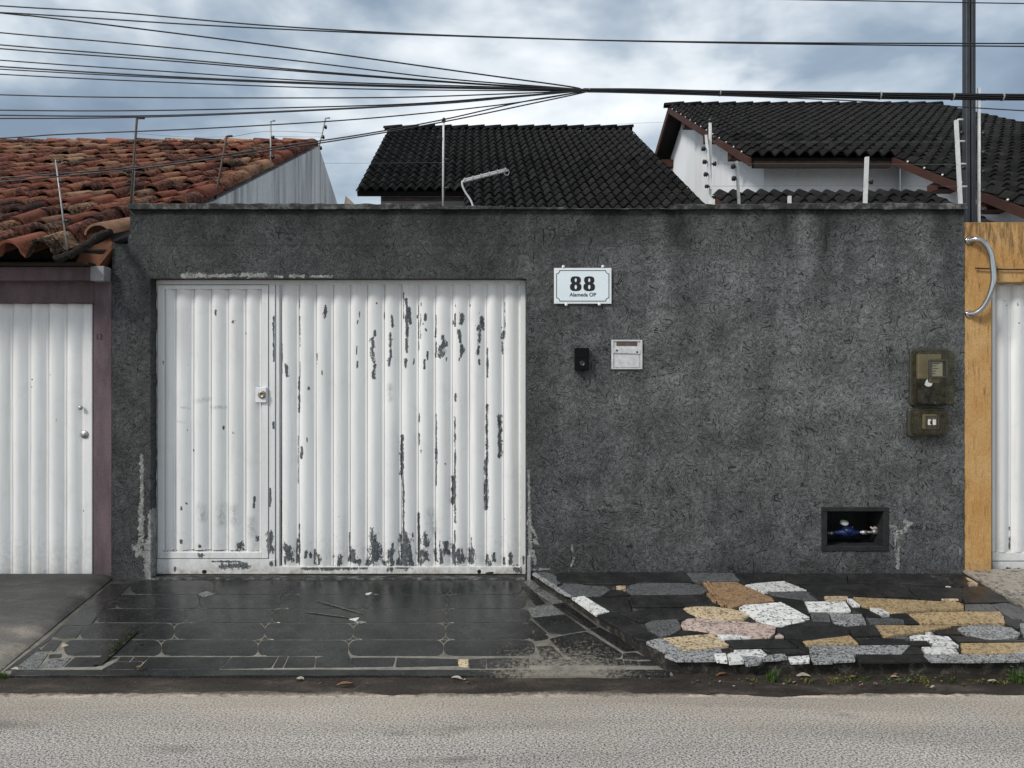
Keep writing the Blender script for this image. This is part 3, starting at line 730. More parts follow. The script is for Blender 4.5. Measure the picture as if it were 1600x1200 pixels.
DLEFT += [('Kw', [(1150,150),(1185,150),(665,590),(640,600),(560,690),(520,735),(430,800),(400,790)]), ('Kw', [(385,800),(420,845),(250,955),(160,1030),(60,1050),(120,1000)]), ('Kw', [(1210,330),(1190,400),(1090,410),(970,555),(965,560),(1120,360)])]
for mt, pts in DLEFT: stone(cp(D1, pts), drv, DRV, mt, drive, 'slate_piece', h=0.0012)
DRIGHT = [('Gw',[(0,200),(60,168),(155,250),(92,273)]), ('Kw',[(-25,247),(3,243),(78,287),(205,418),(110,437)]), ('Gw',[(93,292),(178,268),(395,400),(300,418)]),
    ('Gw',[(43,467),(278,443),(393,528),(130,557),(82,547)]), ('Kw',[(90,573),(418,539),(632,698),(380,736),(253,722)]), ('Kw',[(295,432),(418,418),(752,660),(662,677)]),
    ('Kw',[(688,692),(788,674),(1200,905),(1035,918)]), ('Kw',[(25,615),(68,600),(222,728),(200,740),(100,700)]), ('Kw',[(113,706),(235,762),(226,788),(112,806),(60,778)]),
    ('Kw',[(268,792),(400,759),(638,720),(715,757),(1004,942),(985,977),(900,996),(500,996),(424,958)]), ('Kw',[(123,874),(287,869),(392,986),(203,1000)]),
    ('Kw',[(1034,944),(1150,935),(1290,1000),(1026,996)]), ('Kw',[(905,1008),(1006,1004),(1020,1056),(876,1066)]), ('Kw',[(1039,1018),(1088,1018),(1092,1056),(1044,1056)]),
    ('Kw',[(1113,1023),(1168,1023),(1177,1061),(1113,1061)]), ('Kw',[(1198,1028),(1400,1024),(1410,1066),(1204,1062)]), ('Kw',[(200,1010),(420,1010),(500,1008),(880,1010),(860,1062),(60,1058),(150,1012)])]
for mt, pts in DRIGHT: stone(cp(R1, pts), drv, DRV, mt, drive, 'slate_piece', h=0.0012)
# worn diamond and pale chips let into the slates
for (pts, mt) in (([(310,928.5),(322,924.5),(335,928.5),(320,933)],'Gw'), ([(546,968),(561,965.5),(556,970.5)],'W'), ([(556,971.5),(572,972.5),(562,975)],'G'), ([(572,928),(581,926.5),(575,931)],'W')):
    stone(pts, drv, DRV, mt, drive, 'inlaid_chip', h=0.0035, thick=0.012)
# two chalky scrape marks
for (a_, b_) in (((494, 939), (568, 960.5)), ((478, 957), (551, 966.5))):
    p0, p1 = drv(*a_), drv(*b_); n_ = Vector((p0.y-p1.y, p1.x-p0.x, 0)).normalized(); up = []; lo_ = []
    for k in range(41):
        f = k/40; c = p0+(p1-p0)*f; hw = 0.0105*(math.sin(math.pi*min(1, f*0.9+0.08))**0.5)*(0.7+0.6*mnoise.noise((k*0.7, a_[0], 0))); z = Vector((0, 0, 0.0042))
        up.append(c+n_*hw+z); lo_.append(c-n_*max(0.002, hw*0.8)+z)
    mb = MB(); mb.add(up+lo_, [(k, k+1, 42+k, 41+k) for k in range(40)]); mb.build('scrape_mark', MAT['scrape'], drive)
# mossy groove across the slates
mb = MB(); gp = [drv(217, 987.5), drv(211, 986), drv(198, 991), drv(143, 1041), drv(158, 1041), drv(182, 1020)]
mb.add([v+Vector((0, 0, 0.0085)) for v in gp], [tuple(range(6))])
tag(mb.build('groove', MAT['K'], drive))
mb = MB()
for i in range(420):
    f = random.random(); a = drv(208, 990); b = drv(158, 1036); c = a+(b-a)*f+Vector((random.gauss(0, 0.012), random.gauss(0, 0.012), 0))
    if mnoise.noise((c.x*14, c.y*14, 0)) < -0.05: continue
    c.z = zplane(c.y, DRV)+0.008; s = random.uniform(0.006, 0.014)
    d = Vector((random.gauss(0, 1), random.gauss(0, 1), random.uniform(0.5, 1.6))).normalized()*s; e = Vector((random.gauss(0, 1), random.gauss(0, 1), 0.2)).normalized()*s
    mb.add([c, c+d+e*0.4, c+d*0.4+e], [(0, 1, 2)])
tag(mb.build('moss', MAT['moss'], drive, fixn=False), kind='stuff')

# right neighbour's pavement of pale granite slabs
npl = (0.268, 0.135)
nb = slab_body('neighbour_pavement', [(XR-0.015, 0.05), (9, 0.05), (9, YF), (XR-0.05, YF)], npl, 0.012, MAT['grout'])
MAT['pale_granite'] = m_stone('pale_worn_granite', (0.26, 0.23, 0.19), (0.10, 0.085, 0.07), (0.42, 0.38, 0.32), 0.6, 60, 0.55)
for i in range(4):
    for j in range(3):
        x0 = XR-0.012+i*0.55; x1 = x0+0.545; y1 = 0.03-j*0.455; y0 = y1-0.45
        mb = MB(); z = lambda x, y: zplane(y, npl)+0.002+0.001*((i+j) % 2)
        q = [Vector((x, y, z(x, y))) for x, y in ((x0, y0), (x1, y0), (x1, y1), (x0, y1))]
        mb.prism(q, (0, 0, -0.04)); mb.build('granite_slab', MAT['pale_granite'], nb)

# ================================================================== HOUSE 88: FRONT WALL
WS = F/5.5
def seg_dist(px, py, a, b):
    ax, ay = a; bx, by = b; dx, dy = bx-ax, by-ay; L2 = dx*dx+dy*dy+1e-9
    t = np.clip(((px-ax)*dx+(py-ay)*dy)/L2, 0, 1)
    return np.hypot(px-(ax+t*dx), py-(ay+t*dy))
def field(px, py, strokes):
    out = np.full_like(px, -0.4)
    for (x0, y0, x1, y1, wd) in strokes:
        wd = max(wd, 1.3)
        m_ = (px > min(x0, x1)-2.4*wd) & (px < max(x0, x1)+2.2*wd) & (py > min(y0, y1)-2.2*wd) & (py < max(y0, y1)+2.2*wd)
        if not m_.any(): continue
        d = seg_dist(px[m_], py[m_], (x0, y0), (x1, y1))
        out[m_] = np.maximum(out[m_], np.clip(1-d/wd, -0.4, 1))
    return out
def blob(px, py, cx, cy, rx, ry): return np.exp(-(((px-cx)/rx)**2+((py-cy)/ry)**2))
BARE = [(285,430,318,430,8),(324,431,370,429.5,5),(378,430,416,430,7),(428,432,442,432,3.2),(454,431,474,431,5),(486,432,520,431.5,3.6),(221,712,222,790,5.5),(220,790,221,850,8),(218,845,214,868,7),(210,855,224,866,9),(236,800,233,905,9),(229,850,232,905,10),
        (826,735,827,800,4),(827,800,829,890,6),(831,825,838,840,4),(834,845,840,850,5),(833,862,836,880,5),(832,890,858,889,3.2),(893,852,896,864,3.2),(897,872,893,884,3.2),
        (1388,822,1396,822,5),(1396,823,1406,832,7),(1406,832,1416,826,6),(1414,828,1419,819,7),(1414,814,1422,818,7),(1400,834,1403,870,7),(1403,870,1403,888,5),(1500,858,1500,866,4),(182,907,205,907,2.5),
        (899,893,960,893,1.5),(203,368,200,380,3)]
CRACK = [(1390,823,1397,825,1.5),(1397,825,1401,833,1.5),(1401,833,1414,829,1.5),(1400,833,1402,856,1.7),(1402,856,1403,888,1.7),(1319,862,1311,880,1.5),(1311,880,1303,892,1.5),(1262,885,1290,893,1.3),
         (848,332,850,385,1.3),(838,340,832,420,1.2),(870,355,905,365,1.2),(960,300,960,360,1.2),(890,860,897,893,1.5),(930,552,950,545,1.3),(950,578,1000,592,1.3),(1000,592,1050,584,1.3),
         (827,513,828,522,1.6),(831,513,830,522,1.6),(1160,860,1172,885,1.0),(1350,430,1362,470,1.1),(1290,360,1292,400,1.2)]
def wall_attrs(me, V):
    px = CX+V[:, 0]*WS; py = HY-(V[:, 2]-1.65)*WS
    setattr_float(me, 'bare', field(px, py, BARE)); setattr_float(me, 'crack', field(px, py, CRACK))
    tone = 0.18+0.20*np.clip((px-760)/260, 0, 1)+0.22*blob(px, py, 1180, 560, 260, 220)+0.12*blob(px, py, 1380, 640, 120, 220)+0.10*blob(px, py, 900, 560, 70, 150)  # base tone of the wall: lighter to the right, plus local patches and seams
    tone += 0.42*blob(px, py, 1255, 375, 15, 55)+0.3*blob(px, py, 1095, 370, 16, 40)+0.28*blob(px, py, 1440, 395, 25, 70)+0.25*blob(px, py, 1035, 430, 14, 90)+0.2*blob(px, py, 1360, 430, 14, 120)
    tone += 0.20*blob(px, py, 1020, 560, 22, 60)-0.14*blob(px, py, 1030, 560, 10, 40)
    tone -= 0.16*blob(px, py, 980, 555, 50, 46)
    tone -= 0.10*np.exp(-((py-383)/1.6)**2)
    tone += 0.12*np.exp(-((px-824)/1.6)**2)*(py < 436)
    setattr_float(me, 'tone', np.clip(tone, 0, 1))
    dirt = 0.55*np.clip(1-(py-322)/22, 0, 1)+0.38*np.clip(1-(py-322)/75, 0, 1)+0.75*blob(px, py, 1058, 360, 26, 40)+0.6*blob(px, py, 1290, 352, 18, 60)+0.55*blob(px, py, 1230, 350, 14, 50)+0.4*blob(px, py, 1480, 360, 30, 40)+0.35*blob(px, py, 700, 350, 60, 25)+0.4*blob(px, py, 960, 345, 40, 25)
    dirt += 0.35*blob(px, py, 1395, 430, 9, 100)+0.3*blob(px, py, 1130, 480, 8, 120)+0.35*np.clip((py-850)/60, 0, 1)*np.clip((px-830)/10, 0, 1)+0.4*blob(px, py, 908, 590, 10, 26)+0.25*np.clip((215-px)/40, 0, 1)
    setattr_float(me, 'dirt', np.clip(dirt, 0, 1))
ZT = P(0, 326).z; ZN = P(0, 381).z; XN = P(203, 0).x
OX0, OX1 = P(235, 0).x, P(822, 0).x; OZ1 = P(0, 435).z; ZB = 0.12; TH = 0.19
NX0, NX1 = P(1291, 0).x, P(1381, 0).x; NZ0, NZ1 = P(0, 855).z, P(0, 797).z
def wall_mesh():
    st = 0.0105
    def lines(a, b, cuts):
        ks = sorted(set([a, b]+[c for c in cuts if a < c < b])); r = []
        for i in range(len(ks)-1):
            n = max(1, int(round((ks[i+1]-ks[i])/st))); r += list(np.linspace(ks[i], ks[i+1], n, endpoint=False))
        return np.array(r+[ks[-1]])
    xs = lines(XL, XR, [OX0, OX1, NX0, NX1, XN]); zs = lines(ZB, ZT, [OZ1, NZ0, NZ1, ZN])
    nx, nz = len(xs), len(zs)
    def dy(x, z): return 0.004*mnoise.noise((x*3, z*3, 0))+0.0022*mnoise.noise((x*14, z*14, 7))
    vs = []; idx = {}; fs = []
    cxs = (xs[:-1]+xs[1:])/2; czs = (zs[:-1]+zs[1:])/2
    def vid(i, j):
        if (i, j) not in idx:
            x, z = xs[i], zs[j]
            edge = 0.0
            # ragged, worn arrises
            for (a, lo, hi) in ((XL, ZB, ZN), (OX0, ZB, OZ1), (OX1, ZB, OZ1), (XR, ZB, ZT)):
                if abs(x-a) < 1e-6 and lo <= z <= hi: edge = 0.006*mnoise.noise((a, z*16, 3))
            idx[(i, j)] = len(vs); vs.append((x+edge, dy(x, z)*(1 if not edge else 0.5), z))
        return idx[(i, j)]
    for i in range(nx-1):
        for j in range(nz-1):
            x, z = cxs[i], czs[j]
            if OX0 < x < OX1 and z < OZ1: continue
            if NX0 < x < NX1 and NZ0 < z < NZ1: continue
            if x < XN and z > ZN: continue
            fs.append((vid(i, j), vid(i+1, j), vid(i+1, j+1), vid(i, j+1)))
    mb = MB(); mb.add(vs, fs, True)
    # returns: strips from the front outline backwards
    def ret(path, depth, n=10):
        q = []
        for (i, j) in path:
            p = vs[idx[(i, j)]]
            for k in range(n+1): q.append((p[0], p[1]+(depth-p[1])*k/n, p[2]))
        m_ = n+1
        mb.add(q, [(a*m_+k, a*m_+k+1, (a+1)*m_+k+1, (a+1)*m_+k) for a in range(len(path)-1) for k in range(n)], True)
    ix = lambda v: int(np.argmin(abs(xs-v))); iz = lambda v: int(np.argmin(abs(zs-v)))
    ret([(ix(OX0), j) for j in range(0, iz(OZ1)+1)], TH); ret([(ix(OX1), j) for j in range(0, iz(OZ1)+1)], TH)
    ret([(i, iz(OZ1)) for i in range(ix(OX0), ix(OX1)+1)], TH, 6)
    for a in (NX0, NX1): ret([(ix(a), j) for j in range(iz(NZ0), iz(NZ1)+1)], TH, 3)
    for a in (NZ0, NZ1): ret([(i, iz(a)) for i in range(ix(NX0), ix(NX1)+1)], TH, 3)
    ret([(0, j) for j in range(0, iz(ZN)+1)], TH, 3); ret([(nx-1, j) for j in range(nz)], TH, 3)
    ret([(i, nz-1) for i in range(ix(XN), nx)], TH, 2); ret([(ix(XN), j) for j in range(iz(ZN), nz)], TH, 2); ret([(i, iz(ZN)) for i in range(0, ix(XN)+1)], TH, 2)
    # back face with the gateway left open
    y = TH
    mb.add([(XL, y, ZB), (OX0, y, ZB), (OX0, y, ZN), (XL, y, ZN)], [(3, 2, 1, 0)])
    mb.add([(XN, y, ZN), (OX0, y, ZN), (OX0, y, ZT), (XN, y, ZT)], [(3, 2, 1, 0)])
    mb.add([(OX0, y, OZ1), (OX1, y, OZ1), (OX1, y, ZT), (OX0, y, ZT)], [(3, 2, 1, 0)])
    mb.add([(OX1, y, ZB), (NX0, y, ZB), (NX0, y, ZT), (OX1, y, ZT)], [(3, 2, 1, 0)])
    mb.add([(NX1, y, ZB), (XR, y, ZB), (XR, y, ZT), (NX1, y, ZT)], [(3, 2, 1, 0)])
    mb.add([(NX0, y, ZB), (NX1, y, ZB), (NX1, y, NZ0), (NX0, y, NZ0)], [(3, 2, 1, 0)])
    mb.add([(NX0, y, NZ1), (NX1, y, NZ1), (NX1, y, ZT), (NX0, y, ZT)], [(3, 2, 1, 0)])
    return mb
wall = thing('boundary_wall', (0.2, 0.1, 0.2), 'dark grey textured stucco wall with a wide gateway and house number', 'wall')
wm = wall_mesh()
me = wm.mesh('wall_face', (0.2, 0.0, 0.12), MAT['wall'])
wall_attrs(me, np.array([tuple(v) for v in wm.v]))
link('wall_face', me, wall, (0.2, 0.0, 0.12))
# coping pieces along the top
cxp = [203, 330, 470, 628, 690, 790, 880, 1052, 1190, 1330, 1440, 1509]
for i in range(len(cxp)-1):
    a, b = P(cxp[i], 0).x+0.001, P(cxp[i+1], 0).x-0.002
    pale = i in (0, 1, 2, 3, 7, 8, 9, 10)
    zt = P(0, (319 if pale else 322)+random.uniform(-1, 1.0)+(4 if 5 <= i <= 6 else 0)).z; zb = ZT-0.002
    n = max(4, int((b-a)/0.03)); vs = []; fs = []
    for k in range(n+1):
        x = a+(b-a)*k/n; j1 = 0.006*mnoise.noise((x*8, 0, 1)); j2 = 0.007*mnoise.noise((x*12, 4, 2)); j3 = 0.006*mnoise.noise((x*15, 9, 2))
        vs += [(x, -0.028+j3, zb-0.006+j1), (x, -0.030+j3, zt-0.006+j2), (x, -0.018+j3, zt+j2), (x, TH+0.03, zt+j2), (x, TH+0.03, zb)]
    for k in range(n):
        for q in range(5): fs.append((k*5+q, k*5+(q+1) % 5, (k+1)*5+(q+1) % 5, (k+1)*5+q))
    fs += [(0, 1, 2, 3, 4), tuple(n*5+q for q in (4, 3, 2, 1, 0))]
    MB().add(vs, fs).build('coping_stone', MAT['coping'], wall)
# threshold under the gate
mb = MB(); mb.box((OX0+0.004, -0.012, 0.15), (OX1-0.006, 0.17, 0.2125)); mb.build('threshold', MAT['coping'], wall)
# niche lining and dark rim
mb = MB()
for (a, b, c, d) in ((1283, 1388, 792, 799), (1283, 1388, 853, 861), (1283, 1292, 799, 853), (1380, 1388, 799, 853)):
    p, q = P(a, d), P(b, c); mb.box((p.x, -0.010, p.z), (q.x, 0.030, q.z))
mb.build('niche_rim', MAT['niche'], wall)
mb = MB()
e = 0.004; a, b, c, d = NX0+e, NX1-e, NZ0+e, NZ1-e; yb = 0.26
mb.add([(a, .03, c), (b, .03, c), (b, .03, d), (a, .03, d), (a, yb, c), (b, yb, c), (b, yb, d), (a, yb, d)], [(0, 1, 5, 4), (3, 7, 6, 2), (0, 4, 7, 3), (1, 2, 6, 5), (4, 5, 6, 7)])
mb.build('niche_lining', MAT['niche'], wall, fixn=False)
# gate guide post at the right jamb
mb = MB(); p = P(824, 905); q = P(829.5, 800); mb.box((p.x, -0.018, 0.19), (q.x, 0.012, P(0, 868).z)); mb.build('guide_angle', MAT['galv'], wall)

# ================================================================== GATES
def Q(px, py, Y=0.10): return P(px, py, Y)
def crops(o, s, rows): return [(o[0]+a/s, o[1]+b/s, o[0]+c/s, o[1]+d/s, 1.05*w_/s) for (a, b, c, d, w_) in rows]
PEEL = crops((430,430),7.5,[(283,280,283,400,10),(283,480,285,700,14),(288,720,288,840,10),(288,1020,288,1200,12),(80,800,82,1150,6),(140,1060,135,1170,40),(590,350,590,400,22),(585,410,590,480,32),(580,495,580,505,18),(488,920,488,1000,12),(488,1030,488,1055,10),(552,1120,552,1170,10),(990,430,988,490,12),(968,530,966,570,12),(958,830,955,930,8),(965,1010,965,1080,16),(1187,325,1187,327,18),(1275,430,1275,525,10),(1170,660,1170,710,28),(1140,740,1140,830,42),(1135,830,1150,1020,34),(1160,1060,1155,1200,36),(1365,470,1380,600,24),(1350,690,1350,760,34),(1350,780,1355,960,26),(1340,980,1335,1060,32),(1505,210,1505,510,12),(1545,300,1540,700,28),(1540,700,1540,900,24),(1535,1000,1535,1070,34)])
PEEL += crops((620,430),7.273,[(110,280,120,600,28),(135,380,150,540,32),(115,600,120,700,26),(115,700,115,880,26),(105,960,105,1040,32),(195,950,190,1010,14),(248,340,248,850,9),(235,460,235,480,20),(272,430,272,720,9),(275,310,275,350,12),(330,450,322,510,26),(303,550,303,560,20),(330,615,330,625,22),(350,870,350,960,14),(318,960,315,1060,20),(445,450,445,600,8),(445,610,440,700,20),(447,760,440,930,14),(530,700,525,800,36),(515,810,505,910,55),(570,760,570,800,14),(565,940,565,970,14),(665,310,665,360,10),(660,440,662,580,14),(640,520,640,560,12),(735,450,735,540,42),(710,630,725,760,34),(735,800,735,850,44),(735,880,730,930,30),(712,940,712,975,14),(835,330,835,355,10),(965,480,965,610,44),(930,580,930,610,40),(945,620,940,760,34),(930,800,925,900,28),(937,960,940,1010,20),(1030,830,1030,1150,18),(1228,300,1228,620,12),(1215,640,1210,700,40),(1200,760,1202,890,18),(1193,590,1193,600,14),(940,420,940,450,10)])
PEEL += crops((430,780),7.62,[(a_, b_, c_, d_, e_*1.25) for (a_, b_, c_, d_, e_) in [(145,580,160,700,70),(125,680,120,760,25),(255,480,255,760,18),(283,300,283,780,10),(268,690,268,740,30),(375,630,370,690,30),(418,650,418,690,22),(465,610,465,770,18),(520,680,520,770,40),(490,640,490,690,10),(685,690,685,692,18),(770,700,770,760,55),(880,400,880,620,10),(905,610,925,700,60),(880,720,1000,745,40),(1150,350,1155,450,26),(1175,430,1180,600,56),(1190,600,1190,710,105),(1110,740,1110,765,60),(1400,530,1395,590,18),(1380,630,1380,740,62),(1300,760,1300,770,40),(1525,0,1525,460,16),(1540,470,1550,760,95),(1480,760,1490,765,70),(330,820,680,820,30),(700,815,940,820,24),(970,815,1090,815,20),(1380,820,1380,830,50),(1450,812,1560,812,24)]])
PEEL += crops((620,780),6.667,[(a_, b_, c_, d_, e_*1.25) for (a_, b_, c_, d_, e_) in [(75,400,75,680,70),(130,600,140,670,60),(70,0,70,400,14),(165,350,168,385,12),(140,490,140,530,16),(222,160,222,660,14),(240,560,290,580,55),(295,390,310,470,52),(260,640,250,670,40),(290,625,320,625,20),(400,340,400,520,10),(400,520,408,640,26),(448,430,448,490,12),(455,530,460,650,30),(510,460,510,500,34),(500,530,545,570,48),(580,0,580,60,12),(605,10,605,240,14),(605,330,605,500,10),(590,490,600,660,45),(640,560,655,640,60),(780,410,780,540,16),(770,540,775,660,46),(940,0,938,90,16),(940,600,940,630,30),(950,650,955,675,40),(1010,560,1010,640,24),(1115,620,1115,675,18),(1185,570,1185,660,30),(1120,210,1120,215,8),(1320,600,1320,670,16),(0,710,100,712,20),(1240,715,1260,740,44)]])
PEEL += crops((400,400),2.308,[(525,650,525,800,13),(530,800,532,960,7),(588,570,588,600,4),(588,640,588,680,4),(588,930,588,1100,8),(650,570,650,830,4),(650,700,650,745,10),(718,580,718,960,6),(712,800,710,890,15),(833,540,833,760,8),(830,740,830,910,13),(880,580,880,720,14),(165,690,165,725,10),(150,650,150,820,3),(185,655,185,670,3),(155,440,155,560,8),(190,475,190,482,6),(595,700,595,708,6),(683,748,683,752,5),(155,970,155,1100,6),(720,500,718,520,9),(65,220,65,380,6),(65,600,65,620,5),(52,840,52,900,6)])
PEEL += crops((200,400),2.306,[(318,195,318,212,6),(380,238,382,238,10),(424,277,424,280,6),(525,230,527,370,6),(525,600,525,620,8),(342,615,342,622,8),(380,635,380,640,8),(235,700,235,702,5),(195,905,195,912,6),(210,890,212,892,6),(455,870,455,905,7),(465,1015,465,1025,12),(405,1045,405,1050,22),(260,1045,260,1047,10),(193,1025,193,1032,8),(513,1000,515,1060,20),(512,840,512,900,8),(130,380,130,400,4),(265,1080,265,1080,18),(170,1125,170,1135,8),(340,1118,430,1115,20),(305,1100,400,1100,6),(518,1105,518,1110,12),(200,1060,470,1062,3),(130,1062,180,1062,3)])
SCUFF = crops((200,400),2.306,[(262,905,268,940,26),(338,905,336,960,26),(383,910,386,955,26),(445,950,448,1000,22),(240,525,290,515,12),(300,545,350,545,10),(195,545,220,550,6),(180,595,205,600,5)])
SCUFF += crops((400,400),2.308,[(483,470,483,515,16),(630,930,640,985,30),(640,960,645,1000,22)])
HOLE = [(749, 892, 749, 893, 6), (319, 893, 321, 893, 6), (760, 895, 770, 894, 3), (241, 812, 239, 850, 3)]
def gate_attrs(me, V, Y, peel, scuff=(), hole=(), zlow=None):
    px = CX+V[:, 0]*F/(5.5+Y); py = HY-(V[:, 2]-1.65)*F/(5.5+Y)
    setattr_float(me, 'peel', field(px, py, peel)); setattr_float(me, 'scuff', np.clip(field(px, py, scuff), 0, 1)*0.6 if len(scuff) else np.zeros(len(V)))
    setattr_float(me, 'hole', field(px, py, hole) if len(hole) else np.zeros(len(V)))
    low = np.clip((py-880)/14, 0, 1) if zlow is None else np.clip((zlow-V[:, 2])/0.06, 0, 1)
    setattr_float(me, 'low', low)
def gate_part(name, mb, parent, Y, peel=PEEL, scuff=SCUFF, hole=HOLE, zlow=None, mat='gate'):
    a = np.array([tuple(v) for v in mb.v]); c = (a.min(0)+a.max(0))/2; c[2] = a[:, 2].min()
    me = mb.mesh(name, c, MAT[mat])
    import bmesh
    bm = bmesh.new(); bm.from_mesh(me); bmesh.ops.recalc_face_normals(bm, faces=bm.faces[:]); bm.to_mesh(me); bm.free()
    V = np.array([tuple(Vector(v.co)+Vector(c)) for v in me.vertices])
    gate_attrs(me, V, Y, peel, scuff, hole, zlow)
    return link(name, me, parent, c)
def slat(mb, x0, x1, z0, z1, Y, amp=0.027, cols=30, rows=240, seed=0):
    """one pressed steel slat: a shallow arch with a narrow return lip on its right edge"""
    us = np.linspace(0, 1, cols+1); vs = []
    for j in range(rows+1):
        z = z0+(z1-z0)*j/rows
        for u in us:
            if u < 0.90:
                s = u/0.90
                d = amp*(math.sin(math.pi*(s**0.72))**0.9)
            else:
                d = 0.002+0.004*math.sin(math.pi*(u-0.90)/0.10)
            d += 0.0022*mnoise.noise(((x0+u*(x1-x0))*4, z*1.6, seed*3.1))
            vs.append((x0+u*(x1-x0), Y-d, z))
    n = cols+1
    fs = [(j*n+i, j*n+i+1, (j+1)*n+i+1, (j+1)*n+i) for j in range(rows) for i in range(cols)]
    # thin back so that the slat is a sheet, not a face
    b0 = [(x0, Y+0.004, z0), (x1, Y+0.004, z0), (x1, Y+0.004, z1), (x0, Y+0.004, z1)]
    mb.add(vs, fs, True)
    mb.add(b0, [(3, 2, 1, 0)])
    return mb
def gbox(mb, ax, ay, bx, by, y0, y1, seg=0.006):
    """rectangular tube face-subdivided along its length so that chipped paint can follow it"""
    p, q = Q(ax, by), Q(bx, ay); x0, x1, z0, z1 = p.x, q.x, p.z, q.z
    nx = max(1, int((x1-x0)/seg)); nz = max(1, int((z1-z0)/seg)); e = 0.0025
    vs = []
    for j in range(nz+1):
        for i in range(nx+1): vs.append((x0+e+(x1-x0-2*e)*i/nx, y0, z0+e+(z1-z0-2*e)*j/nz))
    n = nx+1
    mb.add(vs, [(j*n+i, j*n+i+1, (j+1)*n+i+1, (j+1)*n+i) for j in range(nz) for i in range(nx)])
    r0 = [(x0+e, y0, z0+e), (x1-e, y0, z0+e), (x1-e, y0, z1-e), (x0+e, y0, z1-e)]; r1 = [(x0, y0+e, z0), (x1, y0+e, z0), (x1, y0+e, z1), (x0, y0+e, z1)]; r2 = [(x0, y1, z0), (x1, y1, z0), (x1, y1, z1), (x0, y1, z1)]
    mb.add(r0+r1+r2, [(a*4+k, a*4+(k+1) % 4, (a+1)*4+(k+1) % 4, (a+1)*4+k) for a in (0, 1) for k in range(4)]+[(11, 10, 9, 8)])
    return mb
gate = thing('garage_gate', Q(530, 897), 'white corrugated metal garage gate with peeling paint in the dark grey wall', 'gate')
mb = MB()
gbox(mb, 237, 438, 246, 897, 0.098, 0.14); gbox(mb, 813.5, 438, 821.5, 897, 0.098, 0.14); gbox(mb, 246, 437.5, 813.5, 444.5, 0.098, 0.14)
gbox(mb, 420.5, 444.5, 430, 885, 0.096, 0.14); gbox(mb, 430.6, 444.5, 436, 885, 0.104, 0.14)
gbox(mb, 430, 885, 813.5, 896, 0.086, 0.14)
gate_part('gate_frame', mb, gate, 0.10)
mb = MB(); gbox(mb, 246, 873.5, 430, 896.5, 0.092, 0.14); gate_part('sill_panel', mb, gate, 0.10)
bx = [441+ (814-441)*i/14 for i in range(15)]
for i in range(14):
    a, b = Q(bx[i]-(0.6 if i == 0 else 0), 885.3, 0.12), Q(bx[i+1], 444.3, 0.12)
    mb = slat(MB(), a.x, b.x-0.0006, a.z, b.z, 0.126, seed=i); gate_part('slat', mb, gate, 0.105)
# pedestrian door in the gate
mb = MB()
gbox(mb, 247.2, 445.6, 257.5, 872.3, 0.090, 0.135); gbox(mb, 409.5, 445.6, 419.6, 872.3, 0.090, 0.135); gbox(mb, 257.5, 445.6, 409.5, 452, 0.090, 0.135); gbox(mb, 257.5, 862.5, 409.5, 872.3, 0.090, 0.135)
door = gate_part('pedestrian_door', mb, gate, 0.10)
tag(door, 'narrow walk-through door with a round lock in the gate')
bx = [257.8, 275, 303.3, 330.5, 357.5, 384.5, 409.3]
for i in range(6):
    a, b = Q(bx[i], 862.6, 0.12), Q(bx[i+1], 452, 0.12)
    mb = slat(MB(), a.x, b.x-0.0006, a.z, b.z, 0.122, seed=i+30, cols=24); gate_part('slat', mb, door, 0.105)
p, q = Q(401, 629), Q(418, 605)
mb = MB(); mb.box((p.x, 0.072, p.z), (q.x, 0.1, q.z)); mb.build('lock_plate', MAT['white_metal'], door)
c = Q(411.5, 616.5); mb = MB(); mb.lathe((c.x, 0.075, c.z), (0, -1, 0), [(0.029, 0), (0.029, 0.010), (0.024, 0.015), (0.012, 0.016), (0.011, 0.012), (0.004, 0.011)]); mb.build('lock_cylinder', MAT['brass'], door)

# left neighbour's gate
LPEEL = crops((0,400),2.222,[(300,735,302,765,18),(285,885,285,888,6),(108,400,108,402,5),(107,428,107,430,5),(107,455,107,458,5),(170,410,170,412,5),(140,1122,142,1124,10),(75,1122,78,1123,8),(205,1122,207,1124,9),(220,1048,220,1050,5),(192,560,193,580,3),(150,640,150,645,3)])
lg = thing('neighbour_gate', P(20, 908, 0.05), 'plain white corrugated gate at the left, between mauve jambs', 'gate')
mb = MB()
def lbox(mb, ax, ay, bx_, by, Y0, Y1, D): 
    p, q = P(ax, by, D), P(bx_, ay, D); return mb.box((p.x, Y0, p.z), (q.x, Y1, q.z))
lx = [-560]+[-532+28.0*i for i in range(0, 25)]
lx = [130-28.2*i for i in range(0, 28)][::-1]
for i in range(len(lx)-1):
    a, b = P(lx[i], 906.5, 0.06), P(lx[i+1], 474.5, 0.06)
    mb = slat(MB(), a.x, b.x-0.0006, a.z, b.z, 0.085, seed=i+60, cols=18, rows=120 if lx[i+1] > 0 else 2, amp=0.027); gate_part('slat', mb, lg, 0.05, LPEEL, (), (), zlow=a.z-0.04)
mb = MB(); p, q = P(130.5, 907, 0.06), P(144, 474.2, 0.06); n = 60
mb.box((p.x, 0.062, p.z), (q.x, 0.1, q.z)); o = gate_part('stile', mb, lg, 0.05, LPEEL, (), (), zlow=0)
mb = MB(); c = P(132, 679, 0.06); mb.lathe((c.x, 0.064, c.z), (0, -1, 0), [(0.030, 0), (0.030, 0.006), (0.024, 0.010), (0.016, 0.010), (0.014, 0.018), (0.006, 0.018)]); mb.build('lock_cylinder', MAT['steel'], lg)
mb = MB(); c = P(128, 637, 0.06); mb.lathe((c.x, 0.064, c.z), (0, -1, 0), [(0.008, 0), (0.008, 0.012), (0.015, 0.016), (0.017, 0.026), (0.012, 0.032), (0.005, 0.034)]); mb.build('knob', MAT['steel'], lg)

